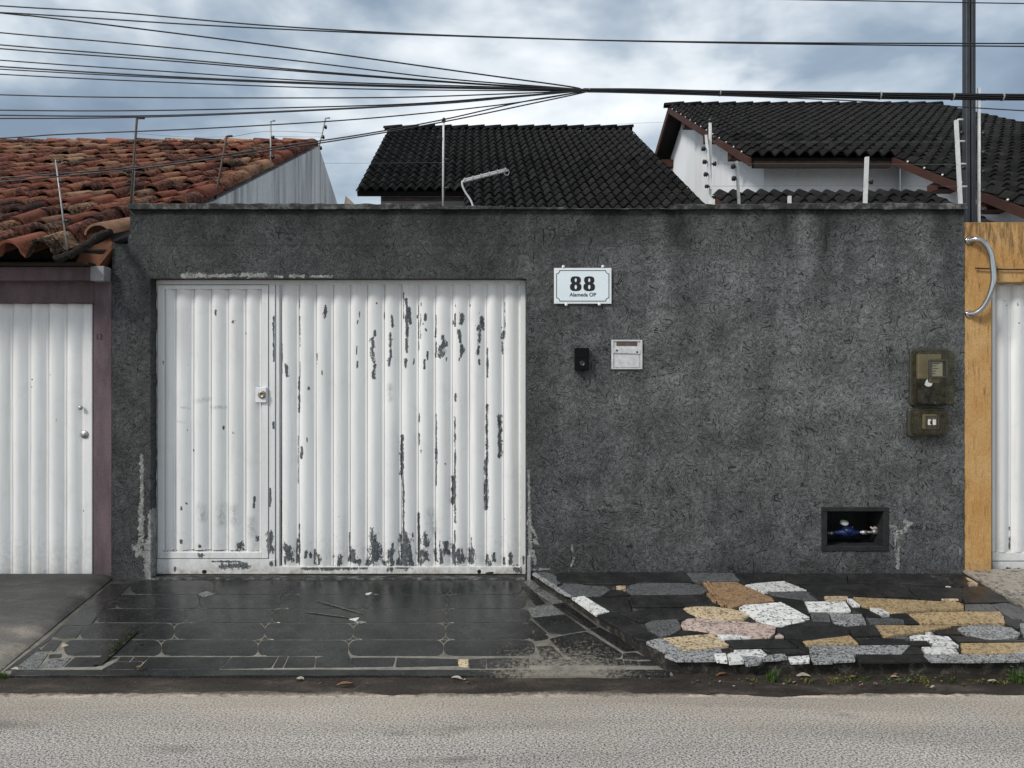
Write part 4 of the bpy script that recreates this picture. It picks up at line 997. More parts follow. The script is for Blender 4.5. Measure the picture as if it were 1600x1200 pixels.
# right neighbour's gate
rg = thing('neighbour_gate', P(1590, 890, 0.08), 'white corrugated gate at the right edge, framed by ochre wall', 'gate')
RPEEL = crops((1240,760),4.444,[(1500,285,1502,310,12),(1503,355,1500,430,14),(1420,590,1500,580,14),(1560,575,1640,580,12)])+[(1568,470,1568,471,2),(1572,478,1573,478,2),(1588,475,1588,476,3),(1590,505,1590,506,2)]
rx = [1555+25.5*i for i in range(0, 26)]
for i in range(len(rx)-1):
    a, b = P(rx[i], 862.5, 0.12), P(rx[i+1], 446, 0.12)
    mb = slat(MB(), a.x, b.x-0.0006, a.z, b.z, 0.13, seed=i+90, cols=18, rows=120 if rx[i] < 1600 else 2); gate_part('slat', mb, rg, 0.12, RPEEL, (), (), zlow=0)
mb = MB(); a = P(1549, 876, 0.12); b = P(2195, 862.5, 0.12); mb.box((a.x, 0.108, a.z), (b.x, 0.15, b.z))
a = P(1549, 862.4, 0.12); b = P(1554.8, 442, 0.12); mb.box((a.x, 0.112, a.z), (b.x, 0.15, b.z)); a2 = P(1555, 445.8, 0.12); b2 = P(2195, 441, 0.12); mb.box((a2.x, 0.112, a2.z), (b2.x, 0.15, b2.z)); gate_part('gate_frame', mb, rg, 0.12, RPEEL, (), (), zlow=0)
mb = MB(); nS = 60; a = P(1549, 891, 0.12); b = P(2195, 877.2, 0.12)
gv = []
for i in range(nS+1):
    for z in (a.z, a.z+0.02, b.z-0.01, b.z): gv.append((a.x+(b.x-a.x)*i/nS, 0.104, z))
mb.add(gv, [(i*4+k, (i+1)*4+k, (i+1)*4+k+1, i*4+k+1) for i in range(nS) for k in range(3)]); mb.box((a.x, 0.106, a.z), (b.x, 0.15, b.z))
gate_part('sill_panel', mb, rg, 0.12, RPEEL, (), [(1587, 888, 1590, 888, 5), (1570, 888, 1600, 890, 4)], zlow=0)

# ================================================================== FITTINGS ON THE WALL
def wbox(mb, ax, ay, bx_, by, y0, y1):
    p, q = P(ax, by), P(bx_, ay); return mb.box((p.x, y0, p.z), (q.x, y1, q.z))
np_ = thing('number_plate', P(910, 475), 'white enamel house number plate reading 88, thin black border', 'sign')
mb = MB(); wbox(mb, 865.5, 419.2, 955, 475, -0.018, -0.008); mb.build('plate', MAT['plate_edge'], np_)
mb = MB(); wbox(mb, 868.5, 422, 952, 472.2, -0.0192, -0.0175); mb.build('plate_face', MAT['plate_white'], np_)
def ring_line(pts, wd, y0, y1):
    n = len(pts); c = sum(pts, Vector())/n; mb = MB(); o = []; i_ = []
    for k in range(n):
        a, b, d = pts[k-1], pts[k], pts[(k+1) % n]
        t1 = (b-a).normalized(); t2 = (d-b).normalized(); n1 = Vector((t1.z, 0, -t1.x)); n2 = Vector((t2.z, 0, -t2.x)); nn = (n1+n2); nn = nn/max(0.5, nn.length**2)*2
        o.append(b+nn*wd/2); i_.append(b-nn*wd/2)
    vs = [Vector((p.x, y0, p.z)) for p in o]+[Vector((p.x, y0, p.z)) for p in i_]+[Vector((p.x, y1, p.z)) for p in o]+[Vector((p.x, y1, p.z)) for p in i_]
    fs = []
    for k in range(n):
        j = (k+1) % n
        fs += [(k, j, n+j, n+k), (k, 2*n+k, 2*n+j, j), (n+k, n+j, 3*n+j, 3*n+k)]
    return mb.add(vs, fs)
bp = []
x0, x1, y0, y1, r = 869.3, 950.8, 423.3, 470.8, 5.0
for (cx_, cy_, a0) in ((x0, y0, 0), (x1, y0, 90), (x1, y1, 180), (x0, y1, 270)):
    arc = [(cx_+r*math.cos(R(a)), cy_+r*math.sin(R(a))) for a in np.linspace(a0+90, a0, 6)]
    bp += arc
ring_line([P(*p) for p in bp], 0.0046, -0.0204, -0.019).build('border', MAT['ink'], np_)
for (x, y) in ((880, 417.3), (941.5, 417.0), (884.5, 476.3), (936, 475.8)):
    c = P(x, y); mb = MB(); mb.lathe((c.x, -0.004, c.z), (0, -1, 0), [(0.005, -0.006), (0.005, 0.006), (0.0115, 0.008), (0.0115, 0.014), (0.007, 0.019), (0.002, 0.020)]); mb.build('stud', MAT['plate_edge'], np_)
def curve_fill(loops, y, ext):
    cu = bpy.data.curves.new('glyph', 'CURVE'); cu.dimensions = '2D'; cu.fill_mode = 'BOTH'; cu.extrude = ext
    for lp in loops:
        sp = cu.splines.new('POLY'); sp.points.add(len(lp)-1); sp.use_cyclic_u = True
        for k, (x, z) in enumerate(lp): sp.points[k].co = (x, z, 0, 1)
    ob = bpy.data.objects.new('glyph', cu); COL.objects.link(ob)
    dg = bpy.context.evaluated_depsgraph_get(); me = bpy.data.meshes.new_from_object(ob.evaluated_get(dg))
    vs = [(v.co.x, y-v.co.z, v.co.y) for v in me.vertices]; fs = [tuple(p.vertices) for p in me.polygons]
    bpy.data.objects.remove(ob); bpy.data.curves.remove(cu); bpy.data.meshes.remove(me)
    return vs, fs
def eight(cx, cy):
    up = (cx, cy-5.6, 8.0, 6.0); lo = (cx, cy+5.1, 9.0, 6.5)
    ys = np.linspace(cy-11.6, cy+11.6, 60); hw = []
    def hwid(y, e, p=2.6):
        t = abs(y-e[1])/e[3]; return e[2]*(1-t**p)**(1/p) if t < 1 else 0
    hw = [max(hwid(y, up), hwid(y, lo), 0.1) for y in ys]
    outer = [(cx+h, y) for h, y in zip(hw, ys)]+[(cx-h, y) for h, y in list(zip(hw, ys))[::-1]]
    def hole(e, rx, ry): return [(e[0]+rx*math.cos(a), e[1]+ry*math.sin(a)) for a in np.linspace(0, 2*math.pi, 20, endpoint=False)]
    return [outer, hole(up, 1.7, 3.0), hole(lo, 1.9, 3.4)]
for cx_ in (899.2, 920.2):
    lp = [[(P(x, y).x, P(x, y).z) for (x, y) in l] for l in eight(cx_, 443.8)]
    vs_, fs_ = curve_fill(lp, -0.0198, 0.0006); mb = MB(); mb.add(vs_, fs_); mb.build('digit', MAT['ink'], np_)
def text_mesh(txt, width, y, left, base, bold=0.0):
    cu = bpy.data.curves.new('txt', 'FONT'); cu.body = txt; cu.size = 1; cu.offset = bold; cu.extrude = 0.02
    ob = bpy.data.objects.new('txt', cu); COL.objects.link(ob); dg = bpy.context.evaluated_depsgraph_get()
    me = bpy.data.meshes.new_from_object(ob.evaluated_get(dg))
    a = np.array([tuple(v.co) for v in me.vertices]); s = width/(a[:, 0].max()-a[:, 0].min())
    vs = [(left+(v[0]-a[:, 0].min())*s, y-v[2]*0.02, base+v[1]*s*(1.0)) for v in a]; fs = [tuple(p.vertices) for p in me.polygons]
    bpy.data.objects.remove(ob); bpy.data.curves.remove(cu); bpy.data.meshes.remove(me)
    return vs, fs
lf = P(889.5, 463.6); rt = P(931, 463.6)
vs_, fs_ = text_mesh('Alameda OP', rt.x-lf.x, -0.0198, lf.x, lf.z, 0.02); mb = MB(); mb.add(vs_, fs_); mb.build('street_lettering', MAT['ink'], np_)

it = thing('intercom', P(908, 581), 'small black doorbell box on the grey wall beside the mail slot', 'doorbell')
mb = MB(); wbox(mb, 897.5, 544, 919.5, 579, -0.052, -0.002); body = mb.build('body', MAT['black_plastic'], it)
mb = MB(); wbox(mb, 899.5, 546, 917.5, 560, -0.0545, -0.050); mb.build('speaker_panel', MAT['black_plastic'], it)
c = P(909, 568); mb = MB(); mb.lathe((c.x, -0.050, c.z), (0, -1, 0), [(0.019, 0), (0.019, 0.005), (0.016, 0.007), (0.013, 0.005), (0.012, 0.003), (0.003, 0.003)]); mb.build('button', simple('dark_grey_ring', (0.035, 0.035, 0.036), 0.35), it)

ml = thing('mail_slot', P(979, 577), 'square aluminium mail slot with a flap, set in the grey wall', 'mailbox')
mb = MB()
for (a, b, c, d) in ((955, 531, 958.5, 577), (1000, 531, 1003.5, 577), (958.5, 531, 1000, 533.5), (958.5, 575, 1000, 577)): wbox(mb, a, b, c, d, -0.014, 0.0)
mb.build('frame', MAT['alu'], ml)
mb = MB(); wbox(mb, 958.6, 533.6, 999.9, 574.9, -0.005, 0.001); mb.build('back_plate', MAT['alu'], ml)
mb = MB(); wbox(mb, 963, 534.2, 995.5, 540.5, -0.0075, -0.0045); mb.build('slot', MAT['rust_pole'], ml)
mb = MB(); p, q = P(957.5, 552.5), P(1000.5, 545); rr = Matrix.Rotation(R(2.2), 3, 'Y'); mb.box((p.x, -0.017, p.z), (q.x, -0.006, q.z), rr); mb.build('flap_rail', MAT['alu'], ml)
mb = MB(); wbox(mb, 959.5, 554.5, 999, 574, -0.011, -0.0055); fl = mb.build('flap', MAT['alu'], ml)
for (x, y) in ((963.5, 547.8), (995, 550.2)):
    c = P(x, y); mb = MB(); mb.lathe((c.x, -0.016, c.z), (0, -1, 0), [(0.007, 0), (0.007, 0.003), (0.002, 0.005)], 10); mb.build('screw', MAT['ink'], ml)

def rbox(mb, ax, ay, bx_, by, y0, y1, r=4.0, shrink=2.0, steps=4):
    """rounded box with its face drawn in, front at y1"""
    def loop(s):
        o = []
        for (cx_, cy_, a0) in ((ax+r, ay+r, 180), (bx_-r, ay+r, 270), (bx_-r, by-r, 0), (ax+r, by-r, 90)):
            for a in np.linspace(a0, a0+90, steps): o.append((cx_+r*math.cos(R(a)), cy_+r*math.sin(R(a))))
        mx, my = (ax+bx_)/2, (ay+by)/2; sx = 1-2*s/(bx_-ax); sy = 1-2*s/(by-ay)
        return [P(mx+(x-mx)*sx, my+(y-my)*sy) for x, y in o]
    rings = [(0, y0), (0.2, y0+(y1-y0)*0.5), (shrink*0.4, y0+(y1-y0)*0.85), (shrink, y1)]
    vs = []; n = 4*steps
    for s, y in rings: vs += [Vector((p.x, y, p.z)) for p in loop(s)]
    fs = [(a*n+k, a*n+(k+1) % n, (a+1)*n+(k+1) % n, (a+1)*n+k) for a in range(3) for k in range(n)]+[tuple(range(3*n, 4*n)), tuple(range(n))[::-1]]
    return mb.add(vs, fs)
mt = thing('electricity_meter', P(1450, 634), 'smoked plastic electricity meter box high on the wall near the ochre neighbour', 'meter')
mb = MB(); rbox(mb, 1419.5, 544, 1481, 634, 0.003, -0.022, 5, 1.5); mb.build('base', MAT['meter_dark'], mt)
mb = MB(); wbox(mb, 1429, 554, 1465, 592, -0.050, -0.021); im = mb.build('register', MAT['tan'], mt)
mb = MB(); wbox(mb, 1446, 591, 1461, 598, -0.054, -0.050); mb.build('name_strip', MAT['tan'], mt)
mb = MB(); wbox(mb, 1428, 594, 1474, 630, -0.034, -0.021); mb.build('terminal_cover', MAT['black_plastic'], mt)
mb = MB()
for (a, b, c, d) in ((1440.5, 562, 1444, 591), (1466, 562, 1470, 591), (1444, 562, 1466, 565.5), (1444, 588, 1466, 591)): wbox(mb, a, b, c, d, -0.100, -0.080)
mb.build('display_bezel', MAT['meter_dark'], mt)
mb = MB(); wbox(mb, 1443.5, 565, 1466.5, 588.5, -0.088, -0.080); ds = mb.build('display', MAT['paper'], mt)
mb = MB()
for (y, a, b) in ((568, 1446, 1456), (571.5, 1446, 1453), (575.5, 1447, 1455), (579.5, 1446, 1452), (583.5, 1446, 1451)): wbox(mb, a, y, b, y+1.0, -0.0892, -0.0882)
mb.build('register_print', MAT['ink'], ds)
mb = MB(); wbox(mb, 1462, 565, 1466.5, 588.5, -0.0896, -0.0882); mb.build('display_edge', MAT['ink'], ds)
mb = MB(); rbox(mb, 1423.5, 548, 1481.5, 632, -0.0225, -0.098, 5, 2.2); mb.build('cover', MAT['smoke'], mt)
c = P(1451, 630); mb = MB(); mb.lathe((c.x, -0.085, c.z), (0, -1, 0), [(0.014, 0), (0.016, 0.012), (0.010, 0.018), (0.003, 0.018)]); mb.build('seal_screw', MAT['ink'], mt)
mb = MB()
sp = [P(1433, 601), P(1435, 595), P(1437.5, 592), P(1438.5, 597), P(1443, 599), P(1445, 598), P(1444, 602), P(1440, 604), P(1436, 603.5)]
mb.prism([Vector((p.x, -0.1005, p.z)) for p in sp], (0, 0.002, 0)); mb.build('torn_sticker', MAT['alu'], mt)
bk = thing('breaker_box', P(1446, 682), 'small smoked plastic breaker box directly under the electricity meter', 'electrical box')
mb = MB(); rbox(mb, 1416, 637.5, 1476, 682, 0.003, -0.030, 4, 1.5); mb.build('base', MAT['meter_dark'], bk)
mb = MB(); wbox(mb, 1437, 647, 1458, 670, -0.052, -0.029); br = mb.build('breaker', MAT['tan'], bk)
for x in (1440.5, 1448.2):
    mb = MB(); wbox(mb, x, 654.5, x+5.2, 663.5, -0.082, -0.060); mb.build('switch', MAT['paper'], br)
mb = MB(); wbox(mb, 1443.6, 656.5, 1446.2, 661.5, -0.0835, -0.079); mb.build('switch_gap', MAT['ink'], br)
mb = MB()
for (a, b, c, d) in ((1438, 649, 1440, 670), (1456, 649, 1458, 670), (1440, 649, 1456, 651), (1440, 668, 1456, 670)): wbox(mb, a, b, c, d, -0.082, -0.070)
mb.build('breaker_rim', MAT['meter_dark'], br)
mb = MB(); rbox(mb, 1420, 640, 1474, 679.5, -0.0305, -0.078, 6, 2.0); mb.build('cover', MAT['smoke'], bk)

# water meter inside the niche
wmtr = thing('water_meter', P(1335, 853, 0.12), 'blue water meter on brass pipes inside the wall niche', 'meter')
def N_(px, py, Y=0.10): return P(px, py, Y)
mb = MB(); a = N_(1291, 833); b = N_(1303, 833); mb.tube([a, b], 0.011, 10); mb.lathe(N_(1298, 833), (1, 0, 0), [(0.017, -0.012), (0.017, 0.012)], 6); mb.build('inlet_pipe', MAT['brass'], wmtr)
c = N_(1324, 832); mb = MB(); mb.lathe(c, (1, 0, 0), [(0.014, -0.10), (0.017, -0.085), (0.022, -0.05), (0.036, -0.03), (0.038, 0.02), (0.024, 0.05), (0.016, 0.075), (0.014, 0.085)], 14)
mb.lathe((c.x, c.y, c.z+0.0), (0, -0.5, 0.86), [(0.034, -0.01), (0.038, 0.02), (0.036, 0.040), (0.028, 0.046)], 14); mb.build('meter_body', MAT['blue_plastic'], wmtr)
c2 = N_(1319, 817); mb = MB(); mb.lathe(c2, (0.1, -0.35, 0.94), [(0.028, -0.010), (0.031, 0.0), (0.028, 0.012), (0.01, 0.016)], 14); mb.build('meter_lid', MAT['paper'], wmtr)
mb = MB(); mb.tube([N_(1343, 832), N_(1381, 831)], 0.010, 10); mb.lathe(N_(1350, 832), (1, 0, 0), [(0.018, -0.018), (0.018, 0.018)], 6); mb.lathe(N_(1367, 831), (1, 0, 0), [(0.012, -0.02), (0.019, -0.012), (0.019, 0.012), (0.012, 0.02)], 10); mb.build('outlet_pipe', MAT['steel'], wmtr)
mb = MB(); c3 = N_(1367, 824); mb.tube([N_(1367, 831), c3], 0.006, 8); mb.tube([N_(1360, 823), N_(1363, 826), c3, N_(1371, 826), N_(1374.5, 822.5)], [0.006, 0.009, 0.010, 0.009, 0.006], 8); mb.build('tap_handle', MAT['pale_pink'], wmtr)
mb = MB(); mb.tube([N_(1333, 830), N_(1331, 823)], 0.005, 8); mb.build('vent_pin', MAT['paper'], wmtr)

# ================================================================== OCHRE NEIGHBOUR
ow = thing('ochre_wall', (4.2, 0.1, 0.26), 'ochre yellow grained wall around a white gate at the right edge', 'wall')
p, q = P(1508.5, 894), P(1550, 347)
mb = MB(); mb.box((XR+0.004, 0.004, 0.14), (q.x, 0.25, q.z-0.40)); mb.build('pilaster', MAT['ochre'], ow)
mb = MB(); a = P(1550, 441); mb.box((XR+0.004, 0.006, a.z), (6.4, 0.25, q.z)); mb.build('lintel', MAT['ochre'], ow)
mb = MB(); mb.box((6.41, 0.004, 0.14), (9.2, 0.25, q.z)); mb.build('wall_panel', MAT['ochre'], ow)
mb = MB(); a = P(1509, 894); mb.box((XR+0.003, -0.004, 0.2), (q.x+0.002, 0.02, P(0, 891).z)); mb.build('plinth_strip', MAT['ochre'], ow)
gb = thing('grab_handle', P(1517, 490), 'curved chrome grab handle fixed to the ochre pilaster', 'handle')
hp = [(1513.5, 376, 0), (1521, 375.5, -0.035), (1529, 381, -0.058), (1537, 398, -0.075), (1540.5, 425, -0.083), (1540, 445, -0.083), (1535, 466, -0.074), (1528, 482, -0.055), (1520, 490, -0.032), (1514, 491, 0.0)]
mb = MB(); pts = []
hv = [Vector((P(x, y).x, yy, P(x, y).z)) for x, y, yy in hp]
def catmull(ps, n=8):
    ps = [Vector(p) for p in ps]; ext = [2*ps[0]-ps[1]]+ps+[2*ps[-1]-ps[-2]]; o = []
    for i in range(1, len(ext)-2):
        p0, p1, p2, p3 = ext[i-1:i+3]
        for k in range(n):
            t = k/n; o.append(0.5*((2*p1)+(p2-p0)*t+(2*p0-5*p1+4*p2-p3)*t*t+(3*p1-p0-3*p2+p3)*t**3))
    return o+[ps[-1]]
mb.tube(catmull(hv), 0.0195, 14); mb.build('bar', MAT['chrome'], gb)
for (x, y) in ((1513.5, 376), (1514, 491)):
    c = P(x, y); mb = MB(); mb.lathe((c.x, 0.004, c.z), (0.3, -1, 0), [(0.029, -0.004), (0.029, 0.006), (0.024, 0.012), (0.016, 0.014)], 18); mb.build('rosette', MAT['chrome'], gb)
mb = MB(); mb.tube(catmull([P(1524, 419, -0.01), P(1545, 420, -0.012), P(1575, 421, -0.01), P(1620, 421, -0.012), P(1700, 421, -0.01)]), 0.005, 8)
tag(mb.build('wall_cable', MAT['cable']), 'thin black cable running along the ochre lintel behind the chrome handle', 'cable')

# ================================================================== ROOF BUILDER
def tile_mesh(name, wd, ln, amp, mat, kind='wave', th=0.016, tilt=0.022):
    """x across, y up the slope (0 = lower end), z out of the roof"""
    vs = []; prof = []
    if kind == 'wave':
        for k in range(11):
            u = k/10; prof.append(((u-0.5)*wd*1.04, amp*(0.5-0.5*math.cos(2*math.pi*u))**0.8))
        ends = [(prof, 0.0), (prof, ln)]
    else:                                            # barrel cover tile with the channel beside it
        pr = []
        for k in range(9):
            a = math.pi*k/8; pr.append((-0.36*wd*math.cos(a)*1.0, amp*math.sin(a)**0.85))
        prof = [(-0.62*wd, -0.02), (-0.5*wd, -0.032)]+pr+[(0.5*wd, -0.032)]
        up = [(x*0.86 if abs(x) < 0.4*wd else x, z*0.80 if z > 0 else z) for x, z in prof]
        ends = [(prof, 0.0), (up, ln)]
    n = len(prof)
    for pr, y in ends:
        for x, z in pr: vs.append((x, y, z+tilt*(1-y/ln)))
    for x, z in ends[0][0]: vs.append((x*0.97, 0.002, z+tilt-th))       # thickness at the lower end
    for x, z in ends[0][0]: vs.append((x*0.97, 0.06, z+tilt-th))
    fs = [(k, k+1, n+k+1, n+k) for k in range(n-1)]+[(2*n+k, 2*n+k+1, k+1, k) for k in range(n-1)]+[(3*n+k, 3*n+k+1, 2*n+k+1, 2*n+k) for k in range(n-1)]
    me = bpy.data.meshes.new(name); me.from_pydata(vs, [], fs); me.materials.append(mat)
    sm = [True]*(n-1)+[False]*(2*n-2); me.polygons.foreach_set('use_smooth', sm); me.update()
    return me
def proj(p):
    D = p.y+5.5
    return (CX+p.x*F/D, HY-(p.z-1.65)*F/D) if D > 0.3 else (-9e9, -9e9)
def lay_tiles(cells, me, roof, limit=300, ymax=330, jitter=0.0):
    """cells: (origin, u, v, n) frames. The largest in view become single tiles, the rest one mass."""
    sc = []
    for c in cells:
        o = c[0]+c[2]*0.15; x, y = proj(o); D = o.y+5.5
        vis = -30 < x < 1630 and y < ymax
        sc.append(((1 if vis else 0)/D, c))
    sc.sort(key=lambda t: -t[0]); rest = MB()
    mv = [v.co.copy() for v in me.vertices]; mf = [tuple(p.vertices) for p in me.polygons]; ms = [p.use_smooth for p in me.polygons]
    for i, (s, (o, u, v, n)) in enumerate(sc):
        M = Matrix((u, v, n)).transposed()
        if jitter > 0.02:
            M = M @ Matrix.Rotation(random.gauss(0, jitter), 3, 'Z') @ Matrix.Rotation(random.gauss(0, jitter*0.7), 3, 'X')
            o = o+n*random.uniform(-0.006, 0.012)+v*random.gauss(0, 0.012)+u*random.gauss(0, 0.006)
        elif jitter:
            M = M @ Matrix.Rotation(random.gauss(0, jitter), 3, 'Z'); o = o+n*random.uniform(-0.004, 0.005)+v*random.gauss(0, 0.006)
        if i < limit and s > 0:
            ob = link('roof_tile', me, roof, o); ob.rotation_euler = M.to_euler()
        elif s > 0 or random.random() < 1.0:
            b = len(rest.v); rest.v += [tuple(o+M@q) for q in mv]; rest.f += [tuple(k+b for k in f) for f in mf]; rest.sm += ms
    if rest.v:
        tag(rest.build('roof_tile_field', me.materials[0], roof, fixn=False), kind='stuff')
def grid_cells(pa, pb, pc, pd, nu, nv, skip=None):
    """pa..pd: lower left, lower right, upper right, upper left"""
    cells = []
    n = (pb-pa).cross(pd-pa).normalized()
    if n.z < 0: n = -n
    for j in range(nv):
        for i in range(nu):
            f = (i+0.5)/nu; g = j/nv
            lo = pa+(pb-pa)*f; hi = pd+(pc-pd)*f; o = lo+(hi-lo)*g
            v = (hi-lo).normalized(); u = v.cross(n).normalized()
            if skip and skip(o): continue
            cells.append((o, u, v, n))
    return cells
def deck_slab(mb, pts, th=0.09):
    n = (pts[1]-pts[0]).cross(pts[-1]-pts[0]).normalized()
    if n.z < 0: n = -n
    mb.prism([p-n*0.012 for p in pts], -n*th); return mb
def ridge_row(parent, a, b, r, ln, mat, name='ridge_tile', tilt=0.0, lift=0.0):
    """overlapping half-round tiles from a to b"""
    d = b-a; n = max(1, int(d.length/ln)); t = d.normalized(); side = t.cross(Vector((0, 0, 1))).normalized(); up = side.cross(t)
    for i in range(n):
        p = a+d*(i/n); q = a+d*((i+1.12)/n); vs = []; k = 8
        for (c, rr, dz) in ((p, r*1.12, 0.018), (q, r*0.92, 0.0)):
            for s in range(k+1):
                an = math.pi*s/k; vs.append(c+side*math.cos(an)*rr+up*(math.sin(an)*rr*0.85+dz+lift))
        for s in range(k+1):
            an = math.pi*s/k; vs.append(p+side*math.cos(an)*r*0.95+up*(math.sin(an)*r*0.70+0.012+lift))
        fs = [(s, s+1, k+1+s+1, k+1+s) for s in range(k)]+[(2*(k+1)+s, 2*(k+1)+s+1, s+1, s) for s in range(k)]
        mb = MB(); mb.add(vs, fs[:k], True); mb.f += [tuple(x for x in f) for f in fs[k:]]; mb.sm += [False]*k
        mb.build(name, mat, parent, fixn=False)

# ================================================================== LEFT HOUSE
lh = thing('tiled_house', (-4.6, 2.5, 0.15), 'low mauve house with a weathered terracotta tile roof at the left', 'house')
mb = MB(); a, b = P(145, 912), P(174.6, 440); mb.box((a.x, 0.012, 0.1), (XL-0.006, 0.3, b.z)); mb.build('pilaster', MAT['mauve'], lh)
mb = MB(); a, b = P(145, 473), P(0, 420); mb.box((-8.5, 0.014, a.z), (P(145, 0).x, 0.3, P(0, 440).z+0.03)); mb.build('lintel', MAT['mauve'], lh)
mb = MB(); a, b = P(150, 440), P(172, 419); mb.box((-8.5, -0.075, a.z), (a.x, 0.3, b.z)); mb.build('cornice', MAT['mauve'], lh)
mb = MB(); mb.box((a.x+0.002, -0.082, a.z-0.004), (b.x, 0.05, b.z+0.004)); mb.build('cornice_end', MAT['mauve_light'], lh)
vs_, fs_ = text_mesh('12', 0.042, 0.0105, P(150, 0).x, P(0, 530).z, 0.0); mb = MB(); mb.add(vs_, fs_); mb.build('scrawled_number', MAT['ink'], lh)
lk = 0.43; ED = 5.25; EZ = 2.51; RD = 10.84; RZ = EZ+lk*(RD-ED)
def lroof(D): return EZ+lk*(D-ED)
mb = MB(); xg = -2.70
prof = [(0.02, 0.2), (0.02, 2.3), (0.25, 2.3), (0.25, lroof(5.75)-0.01), (RD-5.5, RZ+0.0), (6.5, RZ-0.02-0.46*(6.5-(RD-5.5))), (6.5, 0.2)]
mb.prism([Vector((xg-0.175, y, z)) for y, z in prof], (0.15, 0, 0)); mb.build('gable_wall', MAT['stained_white'], lh)
mb = MB(); mb.box((-8.5, 0.31, 0.1), (-2.9, 0.42, lroof(5.81)-0.08)); mb.build('front_wall', MAT['mauve'], lh)
mb = MB()
deck_slab(mb, [Vector((-12, -0.02, lroof(5.48)-0.04)), Vector((-2.89, -0.02, lroof(5.48)-0.04)), Vector((-2.89, RD-5.5, RZ-0.05)), Vector((-12, RD-5.5, RZ-0.05))], 0.06)
deck_slab(mb, [Vector((-9.6, RD-5.5+0.002, RZ-0.05)), Vector((-2.89, RD-5.5+0.002, RZ-0.05)), Vector((-2.89, 7.2, RZ-0.05-0.46*(7.2-RD+5.5))), Vector((-9.6, 7.2, RZ-0.05-0.46*(7.2-RD+5.5)))], 0.05)
lroofo = mb.build('roof', MAT['deck'], lh)
tm = tile_mesh('terracotta_tile', 0.198, 0.47, 0.074, MAT['tile_red'], 'barrel', 0.018, 0.020)
nc = 46; x1 = -2.86; x0 = x1-0.196*nc
cells = grid_cells(Vector((x0, ED-5.5-0.12, EZ-0.05+0.02)), Vector((x1, ED-5.5-0.12, EZ-0.05+0.02)), Vector((x1, RD-5.5, RZ+0.02)), Vector((x0, RD-5.5, RZ+0.02)), nc, 17, skip=lambda o: proj(o+Vector((0.3, 0.4, 0.2)))[0] < -330 or (o.y < 0.55 and proj(o)[0] > 96+40*round((o.y+0.37)/0.34)))
lay_tiles(cells, tm, lroofo, 300, 420, 0.03)
ridge_row(lroofo, Vector((-11.9, RD-5.5, RZ+0.02)), Vector((-2.80, RD-5.5, RZ+0.02)), 0.085, 0.40, MAT['tile_red'])
ridge_row(lroofo, Vector((-2.80, 0.95, lroof(6.45)+0.015)), Vector((-2.80, RD-5.5-0.1, RZ-0.02)), 0.095, 0.40, MAT['tile_red'], 'verge_tile', lift=0.02)
# broken eave corner: one loose red tile, a black membrane roll and a boxed board end
mb = MB(); a, b = P(152, 362, -0.02), P(204, 352, 0.35)
t = (b-a).normalized(); sd = t.cross(Vector((0, 0, 1))).normalized(); vs = []
for (c, rr) in ((a, 0.105), (b, 0.10)):
    for s in range(9):
        an = math.pi*s/8; vs.append(c+sd*math.cos(an)*rr+Vector((0, 0, math.sin(an)*0.085-0.02)))
for s in range(9):
    an = math.pi*s/8; vs.append(a+t*0.002+sd*math.cos(an)*0.09+Vector((0, 0, math.sin(an)*0.068-0.022)))
mb.add(vs, [(s, s+1, 10+s, 9+s) for s in range(8)], True); mb.f += [(18+s, 19+s, s+1, s) for s in range(8)]; mb.sm += [False]*8
mb.build('loose_ridge_tile', MAT['tile_red'], lroofo, fixn=False)
mb = MB(); pts = catmull([P(86, 405, -0.33), P(108, 398, -0.32), P(132, 385, -0.28), P(152, 371, -0.2), P(172, 362, -0.05)], 6)
mb.tube([p+Vector((0, 0.012*mnoise.noise((i, 0, 0)), 0.014*mnoise.noise((i*0.9, 5, 0)))) for i, p in enumerate(pts)], [0.026+0.012*mnoise.noise((i*0.7, 2, 2)) for i in range(len(pts))], 9); mb.build('membrane_roll', MAT['soil'], lroofo)
mb = MB(); q = [P(117, 412, -0.05), P(150, 412, -0.05), P(178, 385, 0.02), P(172, 372, 0.08), P(128, 392, 0.0)]
mb.prism(q, (0, 0.03, 0.012)); mb.build('board_end', MAT['orange_wood'], lroofo)
mb = MB(); q = [P(149, 414, -0.07), P(154, 416, -0.07), P(176, 388, -0.01), P(172, 384, -0.01)]; mb.prism(q, (0, 0.10, 0.0)); mb.build('board_batten', MAT['orange_wood'], lroofo)
mb = MB(); mb.box((-8.5, -0.15, 2.436), (-2.95, 0.30, 2.456)); mb.build('soffit', MAT['soffit'], lroofo)

# ================================================================== CENTRE HOUSE
ch = thing('black_roofed_house', (0.2, 9.0, 0.0), 'white house behind the wall under a steep black tile roof, in the middle', 'house')
CR = 17.0; CZ = 7.12; ck = 0.589
def cz(D): return CZ-ck*(CR-D)
def cpnt(x, D): return Vector((x, D-5.5, cz(D)))
xl_r, xr_r = -193*CR/F, 185*CR/F
def cxl(D): return xl_r+(CR-D)*0.020
def cxr(D): return xr_r+(CR-D)*0.109
LD = 11.5
mb = MB()
deck_slab(mb, [cpnt(cxl(13.15), 13.15), cpnt(cxr(13.15), 13.15), cpnt(cxr(CR), CR), cpnt(cxl(CR), CR)])
deck_slab(mb, [cpnt(-0.70, LD), cpnt(cxr(LD), LD), cpnt(cxr(13.149), 13.149), cpnt(-0.70, 13.149)])
deck_slab(mb, [cpnt(cxl(CR), CR)+Vector((0, 0.002, 0)), cpnt(cxr(CR), CR)+Vector((0, 0.002, 0)), Vector((cxr(CR), CR-5.5+3.5, CZ-2.0)), Vector((cxl(CR), CR-5.5+3.5, CZ-2.0))], 0.06)
croof = mb.build('roof', MAT['deck'], ch)
